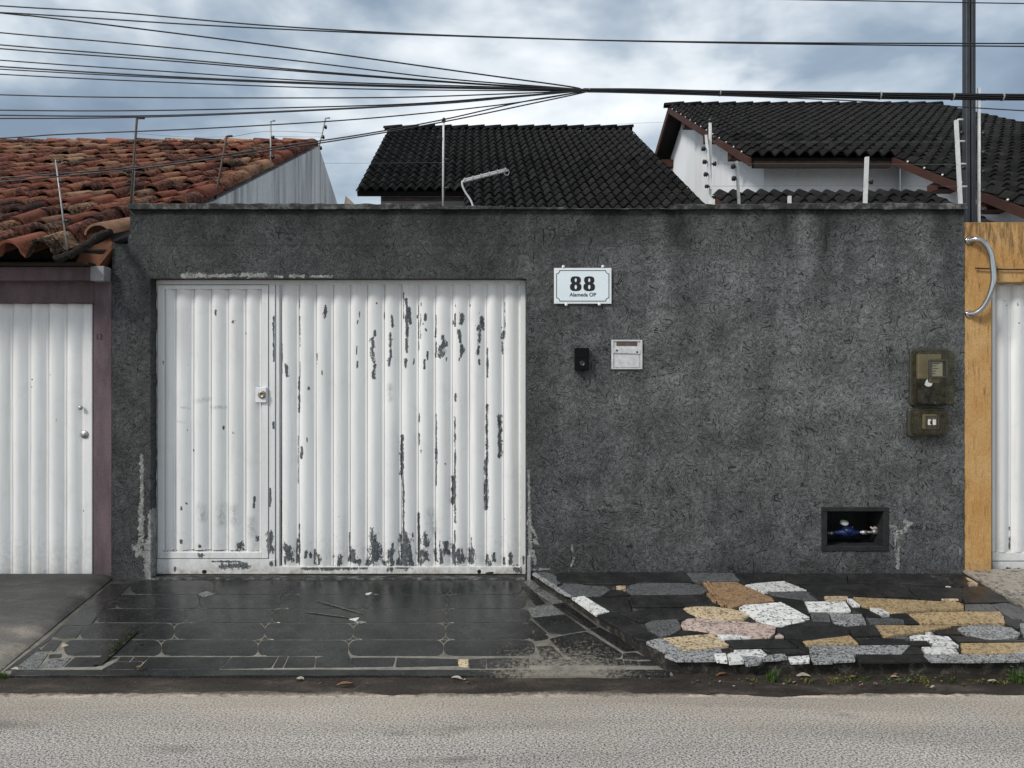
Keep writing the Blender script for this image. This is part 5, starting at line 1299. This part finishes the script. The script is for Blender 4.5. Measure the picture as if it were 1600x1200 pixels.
tb = tile_mesh('black_tile', 0.163, 0.40, 0.070, MAT['tile_black'], 'wave', 0.022, 0.034)
nrow = 21; rp = (CR-LD)/nrow
cells = grid_cells(cpnt(cxl(LD), LD), cpnt(cxr(LD), LD), cpnt(cxr(CR), CR), cpnt(cxl(CR), CR), 34, nrow, skip=lambda o: o.x < -0.72 and o.y+5.5 < 13.0)
lay_tiles(cells, tb, croof, 300, 326, 0.012)
ridge_row(croof, cpnt(cxr(CR)+0.06, CR)+Vector((0, 0, 0.02)), cpnt(cxl(CR)-0.06, CR)+Vector((0, 0, 0.02)), 0.10, 0.36, MAT['tile_black'])
mb = MB(); mb.prism([Vector((-2.35, 13.75-5.5, 0)), Vector((2.7, 13.75-5.5, 0)), Vector((2.7, 13.75-5.5, 4.95)), Vector((-2.35, 13.75-5.5, 4.95))], (0, 4.5, 0)); mb.build('wall', MAT['white_house'], ch)
mb = MB(); mb.prism([Vector((-0.55, 12.1-5.5, 0)), Vector((2.95, 12.1-5.5, 0)), Vector((2.95, 12.1-5.5, 3.95)), Vector((-0.55, 12.1-5.5, 3.95))], (0, 1.64, 0)); mb.build('wing_wall', MAT['white_house'], ch)
mb = MB(); e0 = cpnt(cxl(13.15), 13.15); mb.box((e0.x+0.42, e0.y+0.02, e0.z-0.17), (-0.70, e0.y+0.05, e0.z-0.10)); mb.build('fascia', MAT['soffit'], croof)

# ================================================================== RIGHT HOUSE
rh = thing('gabled_white_house', (7.0, 8.0, 0.0), 'white gabled house with black tile roofs and red brown fascia at the right', 'house')
RR = 18.0; RRZ = 7.98; rk = 0.478
def rz(D): return RRZ-rk*(RR-D)
def rp_(x, D): return Vector((x, D-5.5, rz(D)))
VX0, VX1, EXX = 3.675, 10.0, 5.9
DE, DX = 11.9, 8.85
mb = MB()
deck_slab(mb, [rp_(VX0, DE), rp_(VX1, DE), rp_(VX1, RR), rp_(VX0, RR)]); deck_slab(mb, [rp_(EXX, DX), rp_(VX1, DX), rp_(VX1, DE-0.001), rp_(EXX, DE-0.001)])
rb0, rb1 = Vector((VX0, 19.95-5.5, 7.30)), Vector((VX1, 19.95-5.5, 7.30))
deck_slab(mb, [rp_(VX0, RR)+Vector((0, 0.002, 0)), rp_(VX1, RR)+Vector((0, 0.002, 0)), rb1, rb0], 0.07)
rroof = mb.build('roof', MAT['deck'], rh)
tb2 = tile_mesh('black_roof_tile', 0.186, 0.42, 0.078, MAT['tile_black'], 'wave', 0.024, 0.036)
cells = grid_cells(rp_(VX0, DE-0.05), rp_(VX1, DE-0.05), rp_(VX1, RR), rp_(VX0, RR), 34, 22)
cells += grid_cells(rp_(EXX, DX-0.05), rp_(VX1, DX-0.05), rp_(VX1, DE-0.05), rp_(EXX, DE-0.05), 22, 11)
PD0, PD1, PZ = 9.0, 10.6, 4.15
pl_ = lambda x, D: Vector((x, D-5.5, PZ-0.5*(PD1-D)))
cells += grid_cells(pl_(2.81, PD0), pl_(5.75, PD0), pl_(5.75, PD1), pl_(2.81, PD1), 16, 6)
lay_tiles(cells, tb2, rroof, 300, 328, 0.012)
ridge_row(rroof, rp_(VX1+0.05, RR)+Vector((0, 0, 0.02)), rp_(VX0-0.06, RR)+Vector((0, 0, 0.02)), 0.11, 0.39, MAT['tile_black'])
mb = MB(); deck_slab(mb, [pl_(2.83, PD0), pl_(5.75, PD0), pl_(5.75, PD1), pl_(2.83, PD1)], 0.05); mb.build('porch_roof', MAT['deck'], rroof)
mb = MB(); mb.box((2.86, PD1-5.5-0.03, 0), (5.75, PD1-5.5+0.02, PZ-0.14)); mb.build('porch_wall', MAT['white_house'], rh)
def strip(mb, a, b, dz, dx): mb.prism([a, b, b+Vector((0, 0, -dz)), a+Vector((0, 0, -dz))], (dx, 0, 0)); return mb
mb = MB(); strip(mb, rp_(VX0-0.02, DE-0.05)+Vector((0, 0, 0.0)), rp_(VX0-0.02, RR)+Vector((0, 0, 0.0)), 0.13, 0.04); strip(mb, rp_(VX0-0.02, RR)+Vector((0, 0.003, 0)), rb0+Vector((-0.02, 0, 0.0)), 0.17, 0.04)
fo = mb.build('verge_board', MAT['fascia'], rroof)
mb = MB(); strip(mb, rp_(EXX-0.02, DX-0.05), rp_(EXX-0.02, DE), 0.12, 0.04); mb.build('verge_board', MAT['fascia'], rroof)
mb = MB(); strip(mb, pl_(2.80, PD0), pl_(2.80, PD1), 0.10, 0.03); mb.build('verge_board', MAT['fascia'], rroof)
# stepped purlin ends under the gable verge
for (D, Lg) in ((16.9, 0.55), (15.1, 0.55), (13.4, 0.55), (19.7, 0.5)):
    zz = (rz(D) if D < RR else 7.36); mb = MB(); mb.box((VX0+0.03, D-5.5-0.45, zz-0.42), (4.10, D-5.5-0.20, zz-0.24)); mb.build('purlin_end', MAT['fascia'], rroof)
for D in (11.0, 9.9):
    mb = MB(); mb.box((EXX+0.03, D-5.5-0.30, rz(D)-0.36), (6.30, D-5.5-0.02, rz(D)-0.24)); mb.build('purlin_end', MAT['fascia'], rroof)
mb = MB(); e0 = rp_(VX0, DE-0.03); mb.box((VX0+0.05, e0.y+0.03, e0.z-0.15), (EXX-0.03, e0.y+0.07, e0.z-0.04)); mb.build('eave_board', MAT['soffit'], rroof)
gx = 4.05
mb = MB(); gp = [(12.35, 0), (12.35, rz(12.35)-0.16), (RR, RRZ-0.16), (19.6, 7.28), (19.6, 0)]
mb.prism([Vector((gx, D-5.5, z)) for D, z in gp], (0.15, 0, 0)); mb.build('gable_wall', MAT['white_house'], rh)
mb = MB(); mb.box((gx+0.151, 12.37-5.5, 0), (6.25, 12.5-5.5, rz(12.35)-0.16)); mb.build('front_wall', MAT['white_house'], rh)
mb = MB(); gp = [(9.3, 0), (9.3, rz(9.3)-0.14), (12.36, rz(12.36)-0.14), (12.36, 0)]
mb.prism([Vector((6.25, D-5.5, z)) for D, z in gp], (0.15, 0, 0)); mb.build('wing_wall', MAT['white_house'], rh)
mb = MB(); mb.box((6.401, 9.3-5.5, 0), (9.8, 9.45-5.5, rz(9.3)-0.15)); mb.build('wing_front', MAT['white_house'], rh)
mb = MB(); c = rp_(EXX+0.05, DX-0.04); mb.box((c.x-0.05, c.y-0.16, c.z-0.26), (VX1, c.y-0.02, c.z-0.06)); mb.build('rain_gutter', MAT['pole_dark'], rroof)
# white mortar fillets under the verge tiles
for i in range(13):
    D = 12.2+i*0.44; c = rp_(VX0-0.025, D); mb = MB(); mb.lathe(c+Vector((0, 0, 0.03)), (1, 0, 0), [(0.012, -0.012), (0.016, 0.006)], 7); mb.build('mortar_dab', MAT['post_white'], rroof)
for i in range(6):
    D = 9.1+i*0.46; c = rp_(EXX-0.025, D); mb = MB(); mb.lathe(c+Vector((0, 0, 0.03)), (1, 0, 0), [(0.012, -0.012), (0.016, 0.006)], 7); mb.build('mortar_dab', MAT['post_white'], rroof)
# far roof corner between the houses
mb = MB(); q = [P(536, 330, 9), P(540, 306, 9), P(548, 313, 9), P(560, 330, 9)]; mb.prism(q, (0, 1.2, 0)); fb = mb.build('distant_gable', MAT['beige'])
tag(fb, 'small beige gable corner far off between the two roofs', 'building')

# ================================================================== POLES AND FENCE POSTS
up_ = thing('utility_post', (3.48, 0.42, -0.05), 'tall dark steel post rising behind the wall at the right', 'post')
Y = 0.36; a = P(1503, 0, Y+0.06).x; b = P(1525.5, 0, Y).x; mbw = (b-a)
mb = MB(); mb.box((a, Y, -0.06), (a+mbw*0.42, Y+0.06, 6.2)); mb.build('front_channel', MAT['pole_dark'], up_)
mb = MB(); mb.box((a+mbw*0.58, Y+0.004, -0.06), (b, Y+0.06, 6.2)); mb.build('rear_channel', MAT['pole_dark'], up_)
mb = MB(); mb.box((a+mbw*0.40, Y+0.02, -0.06), (a+mbw*0.60, Y+0.05, 6.19)); mb.build('web', MAT['ink'], up_)
def post(name, label, cat, base, top, Y, wd, mat, ins=(), group=None, cap=None, round_=False, Yt=None, hooks=()):
    Yt = Y if Yt is None else Yt
    a = P(base[0], base[1], Y); b = P(top[0], top[1], Yt)
    t = thing(name, a, label, cat, group)
    mb = MB()
    if round_: mb.tube([a, (a+b)/2, b], wd/2, 8)
    else:
        d = (b-a); s = Vector((wd/2, 0, 0)); f = Vector((0, wd/2, 0))
        mb.prism([a-s-f, a+s-f, a+s+f, a-s+f], d)
    mb.build('rod', mat, t)
    for (tt, sx, sz) in ins:
        c = a+(b-a)*tt; mb = MB()
        mb.lathe(c+Vector((sx*wd*0.5, -0.004, 0)), (sx, -0.25, 0), [(0.006, 0), (0.007, 0.010), (sz, 0.014), (sz*0.7, 0.022), (sz, 0.030), (sz*0.5, 0.036)], 10); mb.build('insulator', MAT['insul'], t)
    for (tt, ln, up) in hooks:
        c = a+(b-a)*tt; mb = MB(); mb.tube([c, c+Vector((ln*0.3, 0, up)), c+Vector((ln, 0, up))], [wd*0.4, wd*0.45, wd*0.5] if round_ else [wd*0.25, wd*0.28, wd*0.3], 8); mb.build('hook', mat, t)
    if cap: 
        mb = MB(); mb.lathe(b+Vector((0, 0, -0.01)), (0.15, -0.2, 1), [(cap, 0), (cap*1.2, 0.012), (cap*0.8, 0.028), (cap*0.3, 0.034)], 10); mb.build('cap', MAT['insul'], t)
    return t
post('fence_post', 'tall white weathered post just right of the dark steel post', 'post', (1529.5, 350), (1529.5, 137), 0.40, 0.017, MAT['post_white'], [(0.66, 1, 0.022), (0.52, 1, 0.022), (0.38, 1, 0.02), (0.24, 1, 0.02), (0.10, 1, 0.022), (0.92, 1, 0.022)])
sp_ = post('fence_post', 'leaning white clipped post just left of the dark steel post', 'post', (1501, 324), (1494, 188), 0.12, 0.022, MAT['post_white'], [(0.85, 1, 0.02), (0.45, 1, 0.018)], hooks=[(0.76, 0.055, 0.0), (0.50, 0.055, 0.0), (0.24, 0.055, 0.0), (0.99, 0.05, 0.012)])
post('fence_post', 'white electric fence post with a capped top in front of the right gable', 'post', (1109.5, 324), (1109.5, 189), 0.10, 0.018, MAT['post_white'], [(0.12, 1, 0.02), (0.50, 1, 0.02), (0.80, 1, 0.018)], cap=0.016)
post('fence_post', 'thin leaning white rod with black insulators crossing the capped fence post', 'post', (1110.5, 296), (1103, 211), 0.07, 0.016, MAT['post_white'], [(0.74, -1, 0.018), (0.50, -1, 0.018), (0.27, -1, 0.018), (0.05, -1, 0.015)])
post('fence_post', 'short pale fence post with two black insulators before the porch roof', 'post', (1155, 324), (1151, 252), 0.10, 0.018, MAT['galv'], [(0.88, -1, 0.020), (0.62, -1, 0.020)])
post('fence_post', 'plain white square post on the wall, under the right house eave', 'post', (1351.5, 324), (1354.5, 245.5), 0.10, 0.024, MAT['post_white'], [(0.50, 1, 0.022)])
post('fence_post', 'stub of a white post barely above the wall before the porch roof', 'post', (1233.5, 325), (1233.5, 306.5), 0.10, 0.022, MAT['post_white'])
post('fence_post', 'slim white rod on the wall in front of the middle black roof', 'post', (692, 324), (693, 189), 0.10, 0.015, MAT['post_white'], [(0.22, 1, 0.010), (0.55, 1, 0.010), (0.80, -1, 0.010)], cap=0.013, round_=True)
post('fence_post', 'rusty rod with a crossbar on the left end of the grey wall', 'post', (203.5, 330), (214, 184), 0.06, 0.016, MAT['rust_pole'], [(0.42, -1, 0.016)], round_=True, hooks=[(0.995, 0.055, 0.0), (0.755, 0.065, 0.0), (0.745, -0.045, 0.0)])
post('fence_post', 'pale grey rod standing close beside the rusty crossbar rod', 'post', (207, 322), (211.5, 214), 0.10, 0.014, MAT['galv'], [(0.35, -1, 0.012)], round_=True)
post('fence_post', 'thin leaning pale rod in front of the terracotta roof eave', 'post', (105, 391), (87, 250), -0.28, 0.011, MAT['galv'], [(0.32, 1, 0.012), (0.76, 1, 0.014), (0.98, 1, 0.012)], round_=True, Yt=-0.25)
post('fence_post', 'leaning rusty rod with a hooked tip before the red verge tiles', 'post', (333, 330), (354, 213), 1.6, 0.020, MAT['rust_pole'], [], round_=True, hooks=[(0.995, 0.055, 0.006)])
post('fence_post', 'upright grey rod with a bent tip above the red verge tiles', 'post', (423, 264), (423, 190), 3.2, 0.018, MAT['galv'], [(0.25, 1, 0.026), (0.66, 1, 0.022)], round_=True, hooks=[(0.995, 0.05, 0.012)])
post('fence_post', 'farthest slender rod leaning right beside the stained white gable', 'post', (493, 252), (509, 184), 5.5, 0.022, MAT['galv'], [(0.30, 1, 0.03), (0.55, 1, 0.03), (0.78, 1, 0.03)], round_=True, hooks=[(0.995, 0.06, 0.0)])
# tilted tube lamp arm on the wall
la = thing('lamp_arm', P(738, 320, 0.1), 'white tube lamp on a curved arm tilted over the grey wall', 'lamp')
mb = MB(); mb.tube(catmull([P(740, 326, 0.1), P(736, 314, 0.1), P(727, 300, 0.09), P(722.5, 290, 0.08), P(722, 283, 0.08)], 6), 0.007, 8); mb.build('arm', MAT['white_metal'], la)
a, b = P(722, 282.5, 0.06), P(793, 264.5, 0.02); d = (b-a); nrm = Vector((-d.z, 0, d.x)).normalized()*0.007
mb = MB(); mb.prism([a-nrm, b-nrm, b+nrm*0.5, a+nrm*0.5], (0, 0.035, 0)); mb.build('lamp_body', MAT['white_metal'], la)
mb = MB(); mb.tube([a+nrm*0.9+d*0.03, b+nrm*0.9-d*0.02], 0.0045, 6); mb.build('tube', MAT['white_metal'], la)
for f in (0.06, 0.24, 0.42, 0.60, 0.78, 0.95):
    c = a+d*f; mb = MB(); mb.box(c-Vector((0.004, 0.004, 0.006)), c+Vector((0.004, 0.02, 0.018))); mb.build('clip', MAT['galv'], la)
mb = MB(); c = b+Vector((-0.006, 0, -0.022)); mb.tube([c+Vector((0.018*math.cos(a_), 0, 0.022*math.sin(a_))) for a_ in np.linspace(0, 2*math.pi, 15)], 0.003, 6, cap=False); mb.build('ring', MAT['galv'], la)

# ================================================================== OVERHEAD CABLES
YC = -0.28
FAN = [  # (points at the left, thickness, label); all join the black bundle
 ([(0,20),(60,26),(250,49),(500,81),(750,116),(888,135)], 0.0050, 'topmost cable of the fan, running from the upper left down into the black bundle'),
 ([(0,51),(187,67),(437,92),(687,122),(875,137)], 0.0045, 'second cable from the top of the fan, entering the black bundle'),
 ([(0,70),(250,90),(500,112),(750,131),(900,139)], 0.0045, 'upper one of the close pair, third in the fan of cables'),
 ([(0,76),(250,94),(500,114),(750,132),(900,139)], 0.0045, 'lower one of the close pair, fourth in the fan of cables'),
 ([(0,94),(250,111),(500,127),(750,135),(900,140)], 0.0040, 'fifth cable down the fan, just above a close black pair'),
 ([(0,104),(312,122),(625,134),(900,140)], 0.0050, 'sixth cable down the fan, first of a close black pair'),
 ([(0,108),(312,124),(625,136),(900,141)], 0.0040, 'seventh cable down the fan, second of a close black pair'),
 ([(0,116),(250,128),(562,139),(900,142)], 0.0040, 'eighth cable down the fan, last of the downward sloping ones'),
 ([(0,148),(187,152),(437,153),(625,152),(780,147),(900,142)], 0.0042, 'nearly level cable in the middle of the fan, alone against the sky'),
 ([(0,172),(187,173),(375,170),(625,163),(780,152),(900,142)], 0.0042, 'first of three lower fan cables, rising slightly to the bundle'),
 ([(0,180),(218,181),(437,174),(687,161),(800,151),(900,143)], 0.0046, 'second of three lower fan cables, rising slightly to the bundle'),
 ([(0,185),(218,183),(437,175),(687,162),(800,152),(900,143)], 0.0046, 'third of three lower fan cables, rising slightly to the bundle'),
 ([(0,216),(94,210),(312,201),(562,186),(780,164),(906,144)], 0.0042, 'low sagging cable passing over the rusty crossbar rod into the bundle'),
 ([(0,278),(110,270),(210,261),(350,242),(437,229),(560,211),(687,188),(812,160),(900,145)], 0.0044, 'upper of the two lowest cables, passing over the terracotta roof'),
 ([(0,284),(110,274),(210,264),(350,246),(437,233),(560,214),(700,189),(830,162),(910,145)], 0.0044, 'lowest cable of all, crossing the terracotta and black roofs'),
]
BUN = [(912, 141.0), (1000, 142.0), (1125, 145.5), (1250, 147.5), (1375, 149.5), (1500, 151.0), (1600, 152.0), (1760, 153)]
bcurve = catmull([P(x, y, YC) for x, y in BUN], 10)
def extend(pts, left=True):
    a, b = Vector(pts[0]), Vector(pts[1]); return [a+(a-b).normalized()*1.7+Vector((0, 0, 0.02))]+pts
nC = len(FAN)
for i, (pts, r, lab) in enumerate(FAN):
    yy = YC+0.04*math.sin(i*2.1)
    left = [P(x, y, yy) for x, y in pts]; left = extend(left)
    rad = 0.0 if i == 0 else (0.0095 if i < 6 else 0.0185); ph = (2*math.pi*i/5 if i < 6 else 2*math.pi*(i-6)/9)
    bun = []
    for k, p in enumerate(bcurve):
        an = ph+k*0.055; g = min(1.0, 0.55+0.012*k)
        bun.append(p+Vector((0, math.cos(an)*rad*g, math.sin(an)*rad*g)))
    path = catmull(left+[bun[0]], 7)[:-1]+bun
    mb = MB(); mb.tube(path, r, 6)
    tag(mb.build('overhead_cable', MAT['cable']), lab, 'cable', 'cables fanning into the bundle')
for i, (x, lab) in enumerate(((924, 'pale tie where the cable fan first gathers'), (1124, 'pale tie round the cable bundle above the right gable peak'), (1371, 'pale tie round the cable bundle above the black roof'), (1492, 'pale tie round the cable bundle just left of the steel post'), (1562, 'pale tie round the cable bundle right of the steel post'))):
    j = min(range(len(bcurve)), key=lambda k: abs(proj(bcurve[k])[0]-x)); c = bcurve[j]; g = min(1.0, 0.55+0.012*j)
    mb = MB(); mb.lathe(c, (1, 0, -0.03), [(0.0235*g+0.002, -0.004), (0.025*g+0.002, -0.003), (0.025*g+0.002, 0.003), (0.0235*g+0.002, 0.004)], 14); tag(mb.build('cable_tie', MAT['tie']), lab, 'cable tie', 'ties on the cable bundle')
LONG = [([(-320,-14),(0,9),(187,20),(406,39),(625,52),(875,61),(1000,64),(1262,67),(1600,68),(1900,68)], 0.0046, 'upper of two long cables crossing the whole sky above the fan'),
        ([(-320,4),(0,19.5),(94,25),(312,39),(562,51),(812,59.5),(1000,64.5),(1262,69),(1600,72.5),(1900,75)], 0.0046, 'lower of two long cables crossing the whole sky above the fan'),
        ([(-400,-62),(300,-28),(1000,-6),(1220,-1),(1400,2),(1600,5.5),(1850,8)], 0.0038, 'short stretch of cable at the very top right of the sky'),
        ([(905,143),(1050,147),(1160,150.5),(1280,155),(1400,161),(1500,167),(1600,173),(1850,186)], 0.0038, 'thin cable dropping away below the black bundle at the right')]
for pts, r, lab in LONG:
    mb = MB(); mb.tube(catmull([P(x, y, YC-0.03) for x, y in pts], 8), r, 6); tag(mb.build('overhead_cable', MAT['cable']), lab, 'cable')
# thin electric fence wires
FW = [([(207,208,0.2),(290,214,1.0),(354,214,1.6)], 'slack fence wire between the rusty crossbar rod and the hooked rod'), ([(354,215,1.6),(424,205,3.2),(505,208,5.5)], 'fence wire from the hooked rod past the upright grey rod'),
      ([(424,213,3.2),(470,214,4.4),(503,214,5.5)], 'lower fence wire between the upright grey rod and the farthest rod'), ([(505,255,5.5),(560,255,6),(700,254,7)], 'thin level wire in the gap between the two roofs'),
      ([(1037,191,9.5),(985,193,9),(930,197,8.5),(880,205,8)], 'thin sagging wire left of the right gable peak'), ([(1109,222,0.1),(1300,222,0.1),(1494,222,0.12)], 'upper electric fence wire over the right part of the wall'),
      ([(1109,256,0.1),(1300,256,0.1),(1497,257,0.12)], 'middle electric fence wire over the right part of the wall'), ([(1109,291,0.1),(1300,290,0.1),(1499,291,0.12)], 'lowest electric fence wire over the right part of the wall')]
for pts, lab in FW:
    mb = MB(); mb.tube(catmull([P(*p) for p in pts], 8), 0.0011 if pts[0][2] < 1 else 0.0022, 5); tag(mb.build('fence_wire', MAT['wire']), lab, 'wire')

# ================================================================== WEEDS AND LITTER
def tuft(px, Y, h, nb, spread, label, mat='leaf', leafy=0):
    D = 5.5+Y; x = (px-CX)*D/F; z = 0.012 if Y < YF else zplane(Y, WLK)
    mb = MB()
    for i in range(nb):
        an = random.uniform(0, 2*math.pi); L = h*random.uniform(0.5, 1.1); lean = random.uniform(0.2, 1.0)*spread
        b = Vector((x+random.gauss(0, spread*0.22), Y+random.gauss(0, 0.012), z)); d = Vector((math.cos(an), math.sin(an)*0.5, 0)); s = Vector((-d.y, d.x, 0)).normalized()*random.uniform(0.0016, 0.0032)
        p1 = b+d*lean*0.35+Vector((0, 0, L*0.62)); p2 = b+d*lean+Vector((0, 0, L*random.uniform(0.65, 1.0)))
        mb.add([b-s, b+s, p1+s*0.8, p1-s*0.8, p2], [(0, 1, 2, 3), (3, 2, 4)])
    for i in range(leafy):
        an = random.uniform(0, 2*math.pi); c = Vector((x+random.gauss(0, spread*0.6), Y+random.gauss(0, 0.02), z+random.uniform(0.15, 1.0)*h)); r = random.uniform(0.005, 0.011)
        u = Vector((math.cos(an), math.sin(an), random.uniform(-0.4, 0.5))).normalized()*r; v = u.cross(Vector((random.gauss(0, 0.4), random.gauss(0, 0.4), 1))).normalized()*r*0.6
        mb.add([c-u, c+v, c+u, c-v], [(0, 1, 2, 3)])
        b = Vector((x+(c.x-x)*0.25, Y, z)); mb.add([b, b+Vector((0.0022, 0, 0)), c], [(0, 1, 2)])
    tag(mb.build('weed', MAT[mat], fixn=False), label, 'weed', 'weeds along the kerb')
Yk = YF-0.035
tuft(1207, Yk, 0.075, 60, 0.07, 'bright green grass tuft under the cracked kerb, largest of the row', leafy=10)
tuft(1178, Yk-0.01, 0.03, 18, 0.05, 'low sprig at the kerb left of the bright tuft', 'leaf_yellow', 10)
tuft(1258, Yk-0.02, 0.04, 14, 0.07, 'sparse grass blades at the kerb right of the bright tuft', 'leaf_yellow', 6)
tuft(1306, Yk-0.02, 0.045, 18, 0.06, 'small leafy weed at the kerb below the white and grey edge stones', 'leaf_yellow', 40)
tuft(1350, Yk-0.01, 0.035, 10, 0.05, 'wispy weed at the kerb beneath the long black edge stone', 'leaf', 12)
tuft(1446, Yk-0.02, 0.045, 14, 0.07, 'yellowish leafy weed at the kerb below the black triangle stone', 'leaf_yellow', 46)
tuft(1494, Yk-0.01, 0.035, 8, 0.05, 'thin stemmed weed at the kerb under the long grey edge stone', 'leaf', 14)
tuft(1592, Yk-0.02, 0.095, 30, 0.07, 'leafy green weed at the right edge of the photo', 'leaf', 90)
tuft(1560, Yk-0.03, 0.03, 14, 0.06, 'low weeds just left of the leafy one at the right edge', 'leaf_yellow', 20)
tuft(1113, Yk, 0.020, 8, 0.03, 'tiny green sprout beside the kerb corner', 'leaf', 8)
tuft(4, YF-0.01, 0.06, 40, 0.05, 'grass tuft at the foot of the concrete ramp, far left', 'leaf', 14)
tuft(1232, Yk-0.03, 0.035, 16, 0.06, 'thin yellow grass wisp right beside the bright tuft', 'leaf_yellow', 4)
tuft(1328, Yk, 0.04, 14, 0.05, 'dark green sprig in the shade of the kerb past the leafy weed', 'leaf', 16)
tuft(1386, Yk-0.02, 0.028, 12, 0.05, 'short sprig below the middle of the long black edge stone', 'leaf', 12)
tuft(1420, Yk-0.01, 0.032, 12, 0.05, 'small green sprig left of the yellowish leafy weed', 'leaf', 18)
tuft(1526, Yk-0.02, 0.028, 12, 0.05, 'short yellow sprig between the two weeds at the right', 'leaf_yellow', 14)
def litter(name, px, py, ln, wd, mat, label, group=None, z0=None):
    v = (py-HY)/F; t = (1.65-(0.022 if z0 is None else z0))/v; c = Vector(((px-CX)/F*t, -5.5+t, (0.024 if z0 is None else z0)))
    an = random.uniform(-0.5, 0.5); u = Vector((math.cos(an), math.sin(an), 0)); n_ = Vector((-u.y, u.x, 0)); k = 6; vs = []
    for i in range(k+1):
        f = i/k; h = wd*math.sin(math.pi*min(0.98, max(0.04, f)))**0.8; b = c+u*ln*(f-0.5); cz_ = min(0.010, ln*0.13)*math.sin(math.pi*f)+random.uniform(0, 0.003)
        vs += [b-n_*h/2+Vector((0, 0, cz_+0.006*f)), b+Vector((0, 0, cz_*0.3)), b+n_*h/2+Vector((0, 0, cz_+0.004))]
    vs2 = [v_-Vector((0, 0, 0.0015)) for v_ in vs]
    fs = [(i*3+q, i*3+q+1, (i+1)*3+q+1, (i+1)*3+q) for i in range(k) for q in (0, 1)]
    n0 = len(vs); fs += [tuple(n0+q for q in f[::-1]) for f in fs]
    mb = MB(); mb.add(vs+vs2, fs, True); return tag(mb.build(name, MAT[mat], fixn=False), label, 'leaf' if 'leaf' in name else 'litter', group)
litter('dry_leaf', 539, 1071, 0.085, 0.028, 'dry', 'orange brown dry leaf in the gutter before the driveway')
litter('paper_scrap', 469, 1062.5, 0.045, 0.035, 'pale_scrap', 'crumpled white scrap in the gutter left of the orange leaf')
litter('dry_leaf', 714, 1062, 0.070, 0.026, 'pale_scrap', 'pale curled leaf in the gutter near the driveway middle')
litter('dry_leaf', 1256, 1058, 0.075, 0.045, 'pale_scrap', 'large pale crumpled leaf under the cracked kerb stones')
litter('dry_leaf', 1333, 1060, 0.050, 0.018, 'dry', 'brown twiggy leaf in the gutter beside the small leafy weed')
litter('dry_leaf', 1400, 1056, 0.045, 0.018, 'dry', 'red brown leaf in the gutter below the long black edge stone')
litter('dry_leaf', 1128, 1056, 0.075, 0.016, 'dry', 'long thin brown leaf in the gutter by the kerb corner')
litter('dry_leaf', 1398, 1059.5, 0.045, 0.014, 'pale_scrap', 'pale sliver just below the red brown leaf')
litter('dry_leaf', 1552, 1066, 0.05, 0.02, 'pale_scrap', 'pale bent leaf in the gutter near the right edge')
litter('dry_leaf', 1458, 1075, 0.035, 0.012, 'pale_scrap', 'white chip on the silt edge at the right')
litter('dry_leaf', 216, 1043.5, 0.03, 0.03, 'dry', 'peach coloured leaf on the driveway front joint', z0=0.062)
litter('stone_chip', 22, 1047, 0.05, 0.035, 'pale_scrap', 'pale lump of mortar at the front left driveway corner', z0=0.055)
for i in range(40):
    px = random.choice([random.uniform(20, 1040), random.uniform(1060, 1595), random.uniform(1060, 1595)]); py = random.uniform(1061, 1074)
    litter('litter_crumb', px, py, random.uniform(0.008, 0.020), random.uniform(0.004, 0.009), random.choice(['pale_scrap', 'dry', 'dry']), 'tiny leaf crumb lying in the dark gutter silt', 'crumbs in the gutter')
